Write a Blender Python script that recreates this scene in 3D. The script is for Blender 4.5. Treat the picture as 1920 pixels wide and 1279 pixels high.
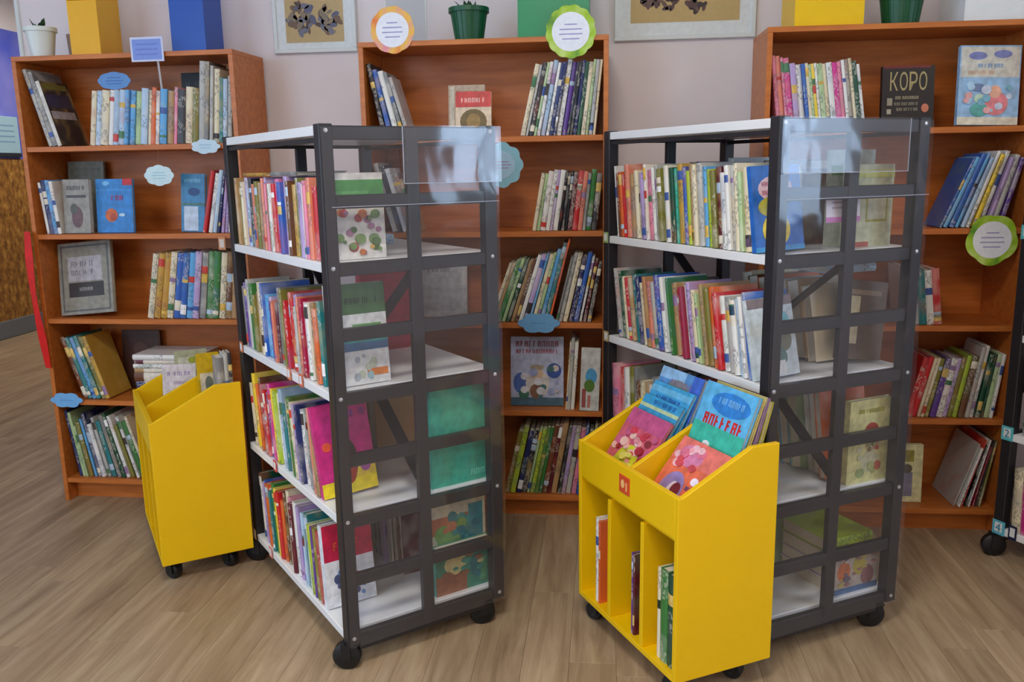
import bpy, bmesh, math, random
from mathutils import Matrix, Vector

# ------------------------------------------------------------------ camera, world, light, exposure
SC = bpy.context.scene
COL = SC.collection
for o in list(bpy.data.objects):
    bpy.data.objects.remove(o)

CAM_LOC = Vector((1.2642, -3.1667, 1.3501))
YAW, PITCH, ROLL, FPX = 0.1087, 0.1974, -0.0169, 1620.7
fwd = Vector((-math.sin(YAW) * math.cos(PITCH), math.cos(YAW) * math.cos(PITCH), -math.sin(PITCH)))
rgt = Vector((math.cos(YAW), math.sin(YAW), 0))
upv = rgt.cross(fwd)
r2 = rgt * math.cos(ROLL) + upv * math.sin(ROLL)
u2 = upv * math.cos(ROLL) - rgt * math.sin(ROLL)
cd = bpy.data.cameras.new('camera')
cd.sensor_width = 36.0
cd.sensor_fit = 'HORIZONTAL'
cd.lens = 36.0 * FPX / 1920.0
cd.clip_start = 0.05
cam = bpy.data.objects.new('camera', cd)
COL.objects.link(cam)
cam.matrix_world = Matrix(((r2.x, u2.x, -fwd.x, CAM_LOC.x), (r2.y, u2.y, -fwd.y, CAM_LOC.y),
                           (r2.z, u2.z, -fwd.z, CAM_LOC.z), (0, 0, 0, 1)))
SC.camera = cam

SC.view_settings.view_transform = 'Standard'
SC.view_settings.look = 'None'
SC.view_settings.gamma = 1.0
SC.view_settings.use_curve_mapping = False
SC.view_settings.exposure = 0.12
SC.cycles.use_denoising = True
SC.cycles.max_bounces = 8
SC.cycles.transparent_max_bounces = 16
SC.cycles.caustics_reflective = False
SC.cycles.caustics_refractive = False
SC.cycles.sample_clamp_indirect = 6.0

SKY_COL, SKY_STR = (0.57, 0.74, 1.0), 9.5
FILL_COL, FILL_W = (1.0, 0.93, 0.82), 26.0  # colour and base power of the added fill lamps
W = bpy.data.worlds.new('daylight')
SC.world = W
W.use_nodes = True
bg = W.node_tree.nodes['Background']
bg.inputs[0].default_value = (*SKY_COL, 1)
bg.inputs[1].default_value = SKY_STR

ROOM = dict(x0=-3.8, x1=4.7, y0=-5.6, y1=7.0, h=3.0)
PART_Y = 0.36                      # face of the wall behind the bookcases
WINDOWS = [(-2.62, -1.70)]          # openings in the right wall
FRONT_WINDOWS = [(-3.2, -1.2)]      # opening in the wall behind the camera
LEFT_WINDOWS = [(-5.0, -3.4), (-2.9, -1.5)]   # openings in the left wall
WZ0, WZ1 = 1.02, 2.65
def portal(size, loc, rot):        # daylight enters here: a sampling portal for the sky
    ld = bpy.data.lights.new('window_portal', 'AREA')
    ld.shape = 'RECTANGLE'; ld.size = size; ld.size_y = WZ1 - WZ0
    ld.cycles.is_portal = True
    lo = bpy.data.objects.new('window_portal', ld)
    COL.objects.link(lo)
    lo.location = loc; lo.rotation_euler = rot
for (ya, yb) in WINDOWS:
    portal(yb - ya, (ROOM['x1'] + 0.1, (ya + yb) / 2, (WZ0 + WZ1) / 2), (math.pi / 2, 0, math.pi / 2))
for (ya, yb) in LEFT_WINDOWS:
    portal(yb - ya, (ROOM['x0'] - 0.1, (ya + yb) / 2, (WZ0 + WZ1) / 2), (math.pi / 2, 0, -math.pi / 2))
for (xa, xb) in FRONT_WINDOWS:
    portal(xb - xa, ((xa + xb) / 2, ROOM['y0'] - 0.08, (WZ0 + WZ1) / 2), (math.pi / 2, 0, 0))

# ------------------------------------------------------------------ helpers
rnd = random.Random(7)

def lin(c):
    return tuple(((v / 255) / 12.92 if v / 255 <= 0.04045 else ((v / 255 + 0.055) / 1.055) ** 2.4) for v in c)

class MB:
    """collects boxes, prisms and strips into one mesh"""
    def __init__(self):
        self.v = []; self.f = []
    def box(self, x0, y0, z0, x1, y1, z1):
        n = len(self.v)
        self.v += [(x0, y0, z0), (x1, y0, z0), (x1, y1, z0), (x0, y1, z0), (x0, y0, z1), (x1, y0, z1), (x1, y1, z1), (x0, y1, z1)]
        self.f += [tuple(n + i for i in q) for q in ((3, 2, 1, 0), (4, 5, 6, 7), (0, 1, 5, 4), (1, 2, 6, 5), (2, 3, 7, 6), (3, 0, 4, 7))]
        return self
    def prism(self, poly, axis, a, b):
        """poly: 2D points, extruded along axis (0,1,2) from a to b"""
        n = len(self.v); k = len(poly)
        def P(q, t):
            r = [q[0], q[1]]; r.insert(axis, t); return tuple(r)
        self.v += [P(q, a) for q in poly] + [P(q, b) for q in poly]
        self.f.append(tuple(n + i for i in range(k)))
        self.f.append(tuple(n + k + i for i in reversed(range(k))))
        for i in range(k):
            j = (i + 1) % k
            self.f.append((n + j, n + i, n + k + i, n + k + j))
        return self
    def lathe(self, prof, c=(0, 0, 0), seg=24, axis=2):
        n = len(self.v); m = len(prof)
        for s in range(seg):
            t = 2 * math.pi * s / seg
            for (r, h) in prof:
                q = [r * math.cos(t), r * math.sin(t)]; q.insert(axis, h)
                self.v.append((q[0] + c[0], q[1] + c[1], q[2] + c[2]))
        for s in range(seg):
            s2 = (s + 1) % seg
            for i in range(m - 1):
                self.f.append((n + s * m + i, n + s2 * m + i, n + s2 * m + i + 1, n + s * m + i + 1))
        return self
    def bar(self, a, b, w, d, up=(0, 0, 1)):
        a = Vector(a); b = Vector(b); t = (b - a).normalized()
        s = t.cross(Vector(up))
        if s.length < 1e-4: s = Vector((1, 0, 0))
        s.normalize(); q = s.cross(t)
        n = len(self.v)
        for p in (a, b):
            for (i, j) in ((-1, -1), (1, -1), (1, 1), (-1, 1)):
                self.v.append(tuple(p + s * (i * w / 2) + q * (j * d / 2)))
        self.f += [tuple(n + i for i in q4) for q4 in ((0, 1, 2, 3), (7, 6, 5, 4), (0, 4, 5, 1), (1, 5, 6, 2), (2, 6, 7, 3), (3, 7, 4, 0))]
        return self
    def mesh(self, name, bevel=0.0, seg=1, smooth=False):
        me = bpy.data.meshes.new(name)
        me.from_pydata(self.v, [], self.f)
        bm = bmesh.new(); bm.from_mesh(me)
        bmesh.ops.recalc_face_normals(bm, faces=bm.faces)
        if bevel:
            ed = [e for e in bm.edges if len(e.link_faces) == 2 and e.calc_face_angle(0) > 0.6]
            bmesh.ops.bevel(bm, geom=ed, offset=bevel, segments=seg, profile=0.6, affect='EDGES', clamp_overlap=True)
        bm.to_mesh(me); bm.free()
        if smooth:
            me.shade_smooth()
            try: me.set_sharp_from_angle(angle=math.radians(40))
            except Exception: pass
        return me

def obj(name, me, mat, parent=None, color=None):
    o = bpy.data.objects.new(name, me)
    COL.objects.link(o)
    if mat is not None and not me.materials:
        me.materials.append(mat)
    if parent is not None: o.parent = parent
    if color is not None: o.color = (*lin(color), 1)
    return o

def tag(o, label, cat, group=None):
    o['label'] = label; o['category'] = cat
    if group: o['group'] = group
    return o

def struct(o, label=None):
    o['kind'] = 'structure'
    if label: o['label'] = label
    return o

def thing(name, label, cat, loc=(0, 0, 0), rz=0.0, group=None):
    o = bpy.data.objects.new(name, None)
    COL.objects.link(o)
    o.empty_display_size = 0.1
    o.location = loc; o.rotation_euler = (0, 0, rz)
    return tag(o, label, cat, group)

def frame(origin, ex, ey):
    ex = Vector(ex).normalized(); ey = Vector(ey).normalized(); o = Vector(origin)
    return Matrix(((ex.x, ey.x, 0, o.x), (ex.y, ey.y, 0, o.y), (ex.z, ey.z, 1, o.z), (0, 0, 0, 1)))

T = Matrix.Translation
def RX(a): return Matrix.Rotation(a, 4, 'X')
def RY(a): return Matrix.Rotation(a, 4, 'Y')
def RZ(a): return Matrix.Rotation(a, 4, 'Z')

# ------------------------------------------------------------------ materials
def mat(name):
    m = bpy.data.materials.new(name); m.use_nodes = True
    nt = m.node_tree
    b = nt.nodes['Principled BSDF']
    return m, nt, b

def N(nt, kind, **kw):
    n = nt.nodes.new(kind)
    for k, v in kw.items():
        if k in n.inputs: n.inputs[k].default_value = v
        else: setattr(n, k, v)
    return n

def L(nt, a, b): nt.links.new(a, b)

def mixc(nt, fac, a, b, mode='MIX'):
    n = nt.nodes.new('ShaderNodeMix'); n.data_type = 'RGBA'; n.blend_type = mode
    for s, v in ((0, fac), (6, a), (7, b)):
        if hasattr(v, 'is_linked') or hasattr(v, 'links'): L(nt, v, n.inputs[s])
        else: n.inputs[s].default_value = v if s == 0 else (*v, 1) if len(v) == 3 else v
    return n.outputs[2]

def ramp(nt, fac, stops, interp='LINEAR'):
    r = nt.nodes.new('ShaderNodeValToRGB'); r.color_ramp.interpolation = interp
    el = r.color_ramp.elements
    while len(el) < len(stops): el.new(0.5)
    for e, (p, c) in zip(el, stops):
        e.position = p; e.color = (*c, 1) if len(c) == 3 else c
    L(nt, fac, r.inputs[0])
    return r.outputs[0]

def plain(name, col, rough=0.5, noise=0.0, scale=30, metal=0.0, spec=0.5, bump=0.0):
    m, nt, b = mat(name)
    c = lin(col)
    b.inputs['Roughness'].default_value = rough
    b.inputs['Metallic'].default_value = metal
    b.inputs['Specular IOR Level'].default_value = spec
    if noise or bump:
        tc = N(nt, 'ShaderNodeTexCoord')
        n = N(nt, 'ShaderNodeTexNoise', Scale=scale, Detail=3.0)
        L(nt, tc.outputs['Object'], n.inputs['Vector'])
    if noise:
        L(nt, ramp(nt, n.outputs[0], [(0.3, tuple(v * (1 - noise) for v in c)), (0.7, tuple(min(1, v * (1 + noise)) for v in c))]), b.inputs['Base Color'])
    else:
        b.inputs['Base Color'].default_value = (*c, 1)
    if bump:
        bp = N(nt, 'ShaderNodeBump', Strength=bump, Distance=0.002)
        L(nt, n.outputs[0], bp.inputs['Height']); L(nt, bp.outputs[0], b.inputs['Normal'])
    return m

M = {}
M['wall'] = plain('wall_paint', (236, 229, 233), 0.8, 0.02, 6, bump=0.05)
M['ceiling'] = plain('ceiling_paint', (235, 235, 232), 0.9, 0.01, 4)
M['white_lam'] = plain('white_laminate', (236, 238, 240), 0.35, 0.015, 12)
M['steel'] = plain('black_steel', (38, 36, 40), 0.42, 0.10, 40)
M['rubber'] = plain('black_rubber', (14, 14, 15), 0.55, 0.1, 60)
M['zinc'] = plain('zinc_bolt', (215, 215, 215), 0.3, 0.02, 50, metal=0.6)
M['yellow'] = plain('yellow_paint', (240, 194, 0), 0.42, 0.012, 8)
M['pages'] = plain('page_paper', (214, 206, 190), 0.85, 0.08, 220)
M['frame'] = plain('white_frame', (224, 232, 234), 0.45, 0.01, 20)
M['base'] = plain('grey_baseboard', (112, 116, 122), 0.5, 0.04, 10)
M['soil'] = plain('soil', (50, 38, 28), 0.95, 0.2, 90)
M['white_plastic'] = plain('white_plastic', (222, 230, 226), 0.35, 0.01, 20)
M['green_plastic'] = plain('green_plastic', (14, 82, 48), 0.4, 0.05, 30)
M['beige_plastic'] = plain('beige_plastic', (164, 144, 128), 0.45, 0.02, 20)
M['leaf'] = plain('leaf', (44, 78, 44), 0.5, 0.25, 50)

def object_tinted(name, rough=0.6, noise=0.05, scale=40):
    m, nt, b = mat(name)
    oi = N(nt, 'ShaderNodeObjectInfo'); tc = N(nt, 'ShaderNodeTexCoord')
    n = N(nt, 'ShaderNodeTexNoise', Scale=scale, Detail=2.0)
    L(nt, tc.outputs['Object'], n.inputs['Vector'])
    g = ramp(nt, n.outputs[0], [(0.3, (1 - noise,) * 3), (0.7, (1 + noise,) * 3)])
    L(nt, mixc(nt, 1.0, oi.outputs['Color'], g, 'MULTIPLY'), b.inputs['Base Color'])
    b.inputs['Roughness'].default_value = rough
    return m
M['card'] = object_tinted('printed_card', 0.55, 0.04, 60)
M['print'] = object_tinted('cover_print', 0.4, 0.20, 42)
M['plastic'] = object_tinted('tinted_plastic', 0.35, 0.02, 20)

def wood():
    m, nt, b = mat('cherry_laminate')
    tc = N(nt, 'ShaderNodeTexCoord'); mp = N(nt, 'ShaderNodeMapping')
    mp.inputs['Scale'].default_value = (3.0, 26.0, 26.0)
    L(nt, tc.outputs['Object'], mp.inputs[0])
    n = N(nt, 'ShaderNodeTexNoise', Scale=1.6, Detail=5.0, Roughness=0.6)
    L(nt, mp.outputs[0], n.inputs['Vector'])
    L(nt, ramp(nt, n.outputs[0], [(0.25, lin((170, 92, 34))), (0.55, lin((197, 113, 48))), (0.8, lin((213, 131, 62)))]), b.inputs['Base Color'])
    b.inputs['Roughness'].default_value = 0.38
    return m
M['wood'] = wood()

def floor_mat(name, planks):
    m, nt, b = mat(name)
    tc = N(nt, 'ShaderNodeTexCoord'); geo = N(nt, 'ShaderNodeNewGeometry'); oi = N(nt, 'ShaderNodeObjectInfo')
    mp = N(nt, 'ShaderNodeMapping'); mp.inputs['Scale'].default_value = (26.0, 2.2, 1.0)
    L(nt, geo.outputs['Position'], mp.inputs[0])
    if planks:
        add = N(nt, 'ShaderNodeVectorMath', operation='ADD')
        sc = N(nt, 'ShaderNodeVectorMath', operation='SCALE'); sc.inputs['Scale'].default_value = 37.0
        cmb = N(nt, 'ShaderNodeCombineXYZ'); L(nt, oi.outputs['Random'], cmb.inputs[1]); L(nt, oi.outputs['Random'], cmb.inputs[0])
        L(nt, cmb.outputs[0], sc.inputs[0]); L(nt, mp.outputs[0], add.inputs[0]); L(nt, sc.outputs[0], add.inputs[1]); vec = add.outputs[0]
    else:
        vec = mp.outputs[0]
    n = N(nt, 'ShaderNodeTexNoise', Scale=1.0, Detail=5.0, Roughness=0.62, Distortion=0.6)
    L(nt, vec, n.inputs['Vector'])
    g = ramp(nt, n.outputs[0], [(0.28, lin((140, 117, 92))), (0.5, lin((168, 145, 117))), (0.74, lin((188, 168, 139)))])
    if planks:
        t = ramp(nt, oi.outputs['Random'], [(0.0, (0.86, 0.83, 0.80)), (0.5, (1, 1, 1)), (1.0, (1.10, 1.08, 1.04))])
    else:
        br = N(nt, 'ShaderNodeTexBrick', Scale=1.0); br.inputs['Color1'].default_value = (0.88, 0.86, 0.84, 1); br.inputs['Color2'].default_value = (1.06, 1.05, 1.03, 1)
        br.inputs['Mortar'].default_value = (0.6, 0.57, 0.52, 1); br.inputs['Mortar Size'].default_value = 0.002; br.inputs['Brick Width'].default_value = 1.2; br.inputs['Row Height'].default_value = 0.13
        mp2 = N(nt, 'ShaderNodeMapping'); mp2.inputs['Rotation'].default_value = (0, 0, math.pi / 2)
        L(nt, geo.outputs['Position'], mp2.inputs[0]); L(nt, mp2.outputs[0], br.inputs['Vector']); t = br.outputs[0]
    L(nt, mixc(nt, 1.0, g, t, 'MULTIPLY'), b.inputs['Base Color'])
    b.inputs['Roughness'].default_value = 0.42
    b.inputs['Specular IOR Level'].default_value = 0.35
    return m
M['plank'] = floor_mat('oak_plank', True)
M['floor'] = floor_mat('oak_plank_floor', False)

def cover_mat():
    """book cloth / glossy card in the object's own colour, with blurred print and lettering"""
    m, nt, b = mat('book_cover')
    oi = N(nt, 'ShaderNodeObjectInfo'); tc = N(nt, 'ShaderNodeTexCoord')
    cmb = N(nt, 'ShaderNodeCombineXYZ')
    k = N(nt, 'ShaderNodeMath', operation='MULTIPLY'); L(nt, oi.outputs['Random'], k.inputs[0]); k.inputs[1].default_value = 50.0
    for i in range(3): L(nt, k.outputs[0], cmb.inputs[i])
    add = N(nt, 'ShaderNodeVectorMath', operation='ADD')
    L(nt, tc.outputs['Object'], add.inputs[0]); L(nt, cmb.outputs[0], add.inputs[1])
    n1 = N(nt, 'ShaderNodeTexNoise', Scale=16.0, Detail=1.5, Roughness=0.5); L(nt, add.outputs[0], n1.inputs['Vector'])
    m1 = ramp(nt, n1.outputs[0], [(0.46, (0, 0, 0)), (0.70, (0.34, 0.34, 0.34))])
    second = ramp(nt, oi.outputs['Random'], [(0.0, lin((230, 225, 210))), (0.16, lin((190, 90, 70))), (0.3, lin((240, 235, 225))), (0.44, lin((90, 110, 160))),
                                             (0.58, lin((225, 190, 110))), (0.7, lin((90, 90, 95))), (0.82, lin((110, 150, 110))), (0.92, lin((225, 220, 215)))], 'CONSTANT')
    c1 = mixc(nt, m1, oi.outputs['Color'], second)
    # lettering on the spine only: fine marks in one or two stretches
    mp = N(nt, 'ShaderNodeMapping'); mp.inputs['Scale'].default_value = (240.0, 1.0, 150.0); L(nt, add.outputs[0], mp.inputs[0])
    sn = N(nt, 'ShaderNodeVectorMath', operation='FLOOR'); L(nt, mp.outputs[0], sn.inputs[0])
    wn = N(nt, 'ShaderNodeTexWhiteNoise', noise_dimensions='3D'); L(nt, sn.outputs[0], wn.inputs['Vector'])
    gt = N(nt, 'ShaderNodeMath', operation='GREATER_THAN'); L(nt, wn.outputs[0], gt.inputs[0]); gt.inputs[1].default_value = 0.6
    n2 = N(nt, 'ShaderNodeTexNoise', Scale=12.0, Detail=0.0); L(nt, add.outputs[0], n2.inputs['Vector'])
    g2 = N(nt, 'ShaderNodeMath', operation='GREATER_THAN'); L(nt, n2.outputs[0], g2.inputs[0]); g2.inputs[1].default_value = 0.52
    sx = N(nt, 'ShaderNodeSeparateXYZ'); L(nt, tc.outputs['Normal'], sx.inputs[0])
    g3 = N(nt, 'ShaderNodeMath', operation='LESS_THAN'); L(nt, sx.outputs[1], g3.inputs[0]); g3.inputs[1].default_value = -0.7
    f = N(nt, 'ShaderNodeMath', operation='MULTIPLY'); L(nt, gt.outputs[0], f.inputs[0]); L(nt, g2.outputs[0], f.inputs[1])
    f1 = N(nt, 'ShaderNodeMath', operation='MULTIPLY'); L(nt, f.outputs[0], f1.inputs[0]); L(nt, g3.outputs[0], f1.inputs[1])
    f2 = N(nt, 'ShaderNodeMath', operation='MULTIPLY'); L(nt, f1.outputs[0], f2.inputs[0]); f2.inputs[1].default_value = 0.45
    bw = N(nt, 'ShaderNodeRGBToBW'); L(nt, oi.outputs['Color'], bw.inputs[0])
    ink = ramp(nt, bw.outputs[0], [(0.0, (0.6, 0.56, 0.48)), (0.22, (0.06, 0.06, 0.08))], 'CONSTANT')
    L(nt, mixc(nt, f2.outputs[0], c1, ink), b.inputs['Base Color'])
    b.inputs['Roughness'].default_value = 0.4
    return m
M['cover'] = cover_mat()

def film():
    m, nt, b = mat('clear_plastic_film')
    out = nt.nodes['Material Output']; nt.nodes.remove(b)
    tr = N(nt, 'ShaderNodeBsdfTransparent'); tr.inputs[0].default_value = (0.93, 0.93, 0.95, 1)
    gl = N(nt, 'ShaderNodeBsdfGlossy'); gl.inputs['Roughness'].default_value = 0.06
    df = N(nt, 'ShaderNodeBsdfDiffuse'); df.inputs[0].default_value = (0.7, 0.7, 0.75, 1)
    tc = N(nt, 'ShaderNodeTexCoord')
    n = N(nt, 'ShaderNodeTexNoise', Scale=5.0, Detail=2.0, Distortion=0.5); L(nt, tc.outputs['Object'], n.inputs['Vector'])
    bp = N(nt, 'ShaderNodeBump', Strength=0.15, Distance=0.02); L(nt, n.outputs[0], bp.inputs['Height'])
    L(nt, bp.outputs[0], gl.inputs['Normal'])
    lw = N(nt, 'ShaderNodeLayerWeight', Blend=0.5)
    pw_ = N(nt, 'ShaderNodeMath', operation='POWER'); L(nt, lw.outputs['Facing'], pw_.inputs[0]); pw_.inputs[1].default_value = 5.0
    ma = N(nt, 'ShaderNodeMath', operation='MULTIPLY_ADD'); L(nt, pw_.outputs[0], ma.inputs[0]); ma.inputs[1].default_value = 0.8; ma.inputs[2].default_value = 0.050
    fr = ma
    a = N(nt, 'ShaderNodeMixShader'); a.inputs[0].default_value = 0.03
    L(nt, tr.outputs[0], a.inputs[1]); L(nt, df.outputs[0], a.inputs[2])
    c = N(nt, 'ShaderNodeMixShader'); L(nt, fr.outputs[0], c.inputs[0]); L(nt, a.outputs[0], c.inputs[1]); L(nt, gl.outputs[0], c.inputs[2])
    L(nt, c.outputs[0], out.inputs[0])
    return m
M['film'] = film()

def glass(name, tint):
    m, nt, b = mat(name)
    out = nt.nodes['Material Output']; nt.nodes.remove(b)
    tr = N(nt, 'ShaderNodeBsdfTransparent'); tr.inputs[0].default_value = (*tint, 1)
    gl = N(nt, 'ShaderNodeBsdfGlossy'); gl.inputs['Roughness'].default_value = 0.02
    fr = N(nt, 'ShaderNodeFresnel', IOR=1.45)
    c = N(nt, 'ShaderNodeMixShader'); L(nt, fr.outputs[0], c.inputs[0]); L(nt, tr.outputs[0], c.inputs[1]); L(nt, gl.outputs[0], c.inputs[2])
    L(nt, c.outputs[0], out.inputs[0])
    return m
M['edge'] = plain('film_edge_white', (170, 176, 190), 0.3)
M['glass'] = glass('window_glass', (0.96, 0.98, 0.98))
M['acrylic'] = glass('clear_acrylic', (0.90, 0.94, 0.94))

def mural_mat():
    m, nt, b = mat('wheat_mural_print')
    geo = N(nt, 'ShaderNodeNewGeometry'); sp = N(nt, 'ShaderNodeSeparateXYZ'); L(nt, geo.outputs['Position'], sp.inputs[0])
    mp = N(nt, 'ShaderNodeMapping'); mp.inputs['Scale'].default_value = (1, 9, 5); L(nt, geo.outputs['Position'], mp.inputs[0])
    n = N(nt, 'ShaderNodeTexNoise', Scale=3.0, Detail=6.0, Roughness=0.7); L(nt, mp.outputs[0], n.inputs['Vector'])
    wheat = ramp(nt, n.outputs[0], [(0.3, lin((70, 45, 20))), (0.5, lin((150, 100, 40))), (0.7, lin((205, 155, 75)))])
    n2 = N(nt, 'ShaderNodeTexNoise', Scale=1.5, Detail=3.0); L(nt, geo.outputs['Position'], n2.inputs['Vector'])
    sky = ramp(nt, n2.outputs[0], [(0.35, lin((70, 90, 215))), (0.65, lin((150, 150, 230)))])
    gt = N(nt, 'ShaderNodeMath', operation='GREATER_THAN'); L(nt, sp.outputs[2], gt.inputs[0]); gt.inputs[1].default_value = 1.5
    L(nt, mixc(nt, gt.outputs[0], wheat, sky), b.inputs['Base Color'])
    b.inputs['Roughness'].default_value = 0.6
    return m
M['mural'] = mural_mat()

def fill_lamp_mat():
    m, nt, b = mat('fill_lamp_diffuser')
    b.inputs['Base Color'].default_value = (0.9, 0.9, 0.9, 1)
    b.inputs['Emission Color'].default_value = (*FILL_COL, 1)
    b.inputs['Emission Strength'].default_value = 4.0
    return m
M['lamp'] = fill_lamp_mat()

# ------------------------------------------------------------------ room shell
R = ROOM
PX0, PX1, PY0, PY1 = -2.6, 3.64, -2.8, 0.9      # the field laid with single planks
fl = MB()
q = -0.08
fl.box(PX0, PY0, q, PX1, PY1, -0.012)
fl.box(R['x0'], R['y0'], q, R['x1'], PY0, 0); fl.box(R['x0'], PY1, q, R['x1'], R['y1'], 0)
fl.box(R['x0'], PY0, q, PX0, PY1, 0); fl.box(PX1, PY0, q, R['x1'], PY1, 0)
floor = struct(obj('floor', fl.mesh('floor'), M['floor']))
pw, pl = 0.13, 1.25
ncol = int(round((PX1 - PX0) / pw))
plank_cache = {}
for i in range(ncol):
    x = PX0 + i * pw
    y = PY0 - rnd.uniform(0.1, 1.1)
    while y < PY1 - 0.02:
        a = max(y, PY0); b_ = min(y + pl, PY1)
        key = round(b_ - a, 3)
        me = plank_cache.get(key)
        if me is None:
            me = MB().box(0.0003, 0.0004, -0.012, pw - 0.0003, b_ - a - 0.0004, 0).mesh('plank', 0.0004)
            me.materials.append(M['plank']); plank_cache[key] = me
        o = obj('plank', me, None, floor); o.location = (x, a, 0)
        y += pl
ce = struct(obj('ceiling', MB().box(R['x0'], R['y0'], R['h'], R['x1'], R['y1'], R['h'] + 0.1).mesh('ceiling'), M['ceiling']))
wl = MB(); X0 = R['x0']
ys = [R['y0']] + [v for w in sorted(LEFT_WINDOWS) for v in w] + [R['y1']]
for a, b_ in zip(ys[0::2], ys[1::2]): wl.box(X0 - 0.2, a, 0, X0, b_, R['h'])
for (a, b_) in LEFT_WINDOWS:
    wl.box(X0 - 0.2, a, 0, X0, b_, WZ0); wl.box(X0 - 0.2, a, WZ1, X0, b_, R['h'])
struct(obj('wall_left', wl.mesh('wall_left'), M['wall']))
wf = MB(); Y1 = R['y0']; Y2 = Y1 - 0.2
xs_ = [R['x0']] + [v for w in sorted(FRONT_WINDOWS) for v in w] + [R['x1']]
for a, b_ in zip(xs_[0::2], xs_[1::2]): wf.box(a, Y2, 0, b_, Y1, R['h'])
for (a, b_) in FRONT_WINDOWS:
    wf.box(a, Y2, 0, b_, Y1, WZ0); wf.box(a, Y2, WZ1, b_, Y1, R['h'])
struct(obj('wall_front', wf.mesh('wall_front'), M['wall']))
struct(obj('wall_far', MB().box(R['x0'], R['y1'], 0, R['x1'], R['y1'] + 0.15, R['h']).mesh('wall_far'), M['wall']))
WALL_X = -1.150
struct(obj('wall_back', MB().box(WALL_X, PART_Y, 0, R['x1'], PART_Y + 0.14, R['h']).mesh('wall_back', 0.004), M['wall']))
wr = MB(); X1 = R['x1']; X2 = X1 + 0.2
ys = [R['y0']] + [v for w in sorted(WINDOWS) for v in w] + [R['y1']]
for a, b_ in zip(ys[0::2], ys[1::2]): wr.box(X1, a, 0, X2, b_, R['h'])
for (a, b_) in WINDOWS:
    wr.box(X1, a, 0, X2, b_, WZ0); wr.box(X1, a, WZ1, X2, b_, R['h'])
struct(obj('wall_right', wr.mesh('wall_right'), M['wall']))
def window(name, a, b_, mtx):
    """frame, mullion, two panes and a sill; local x along the wall, local y outward"""
    w = struct(obj(name, MB().box(a, 0.06, WZ0, b_, 0.12, WZ0 + 0.07).box(a, 0.06, WZ1 - 0.07, b_, 0.12, WZ1)
                   .box(a, 0.06, WZ0, a + 0.07, 0.12, WZ1).box(b_ - 0.07, 0.06, WZ0, b_, 0.12, WZ1).mesh('window_frame'), M['frame']))
    w.matrix_world = mtx
    c = (a + b_) / 2
    obj('mullion', MB().box(c - 0.035, 0.065, WZ0 + 0.07, c + 0.035, 0.115, WZ1 - 0.07).mesh('mullion', 0.004), M['frame'], w)
    for (p0, p1) in ((a + 0.07, c - 0.035), (c + 0.035, b_ - 0.07)):
        obj('pane', MB().box(p0, 0.087, WZ0 + 0.07, p1, 0.092, WZ1 - 0.07).mesh('pane'), M['glass'], w)
    obj('window_sill', MB().box(a - 0.06, -0.16, WZ0 - 0.04, b_ + 0.06, 0.06, WZ0).mesh('window_sill', 0.006), M['frame'], w)
for (a, b_) in WINDOWS: window('window_1', -b_, -a, T((X1, 0, 0)) @ RZ(-math.pi / 2))
for i, (a, b_) in enumerate(LEFT_WINDOWS): window('window_%d' % (i + 3), a, b_, T((R['x0'], 0, 0)) @ RZ(math.pi / 2))
for i, (a, b_) in enumerate(FRONT_WINDOWS): window('window_%d' % (i + 2), -b_, -a, T((0, R['y0'], 0)) @ RZ(math.pi))
struct(obj('baseboard_left', MB().box(R['x0'], R['y0'], 0, R['x0'] + 0.025, R['y1'], 0.15).mesh('baseboard_left', 0.006), M['base']))
struct(obj('baseboard_back', MB().box(WALL_X, PART_Y - 0.015, 0, X1, PART_Y, 0.07).mesh('baseboard_back', 0.004), M['base']))
struct(obj('trim_1', MB().box(WALL_X - 0.008, PART_Y - 0.008, 0, WALL_X + 0.012, PART_Y + 0.02, R['h']).mesh('trim_1', 0.004), M['frame']))

mu = obj('wall_mural', MB().box(R['x0'], 1.5, 0.15, R['x0'] + 0.012, 6.4, 2.57).mesh('wall_mural'), M['mural'])
tag(mu, 'photo mural of golden wheat under a violet-blue sky on the side wall', 'mural')
po = thing('information_board', 'pale blue information board hung over the wheat mural', 'board', (R['x0'] + 0.012, 3.55, 1.515))
obj('panel', MB().box(0, 0, 0.03, 0.02, 0.46, 0.335).mesh('panel', 0.003), M['card'], po, (168, 206, 226))
obj('panel_edge', MB().box(0, 0, 0, 0.022, 0.46, 0.03).mesh('panel_edge'), M['card'], po, (40, 44, 52))
for i in range(4):
    obj('text_line', MB().box(0.0195, 0.05, 0.12 + 0.045 * i, 0.0215, 0.40, 0.13 + 0.045 * i).mesh('text_line'), M['card'], po, (130, 170, 205))

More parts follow.
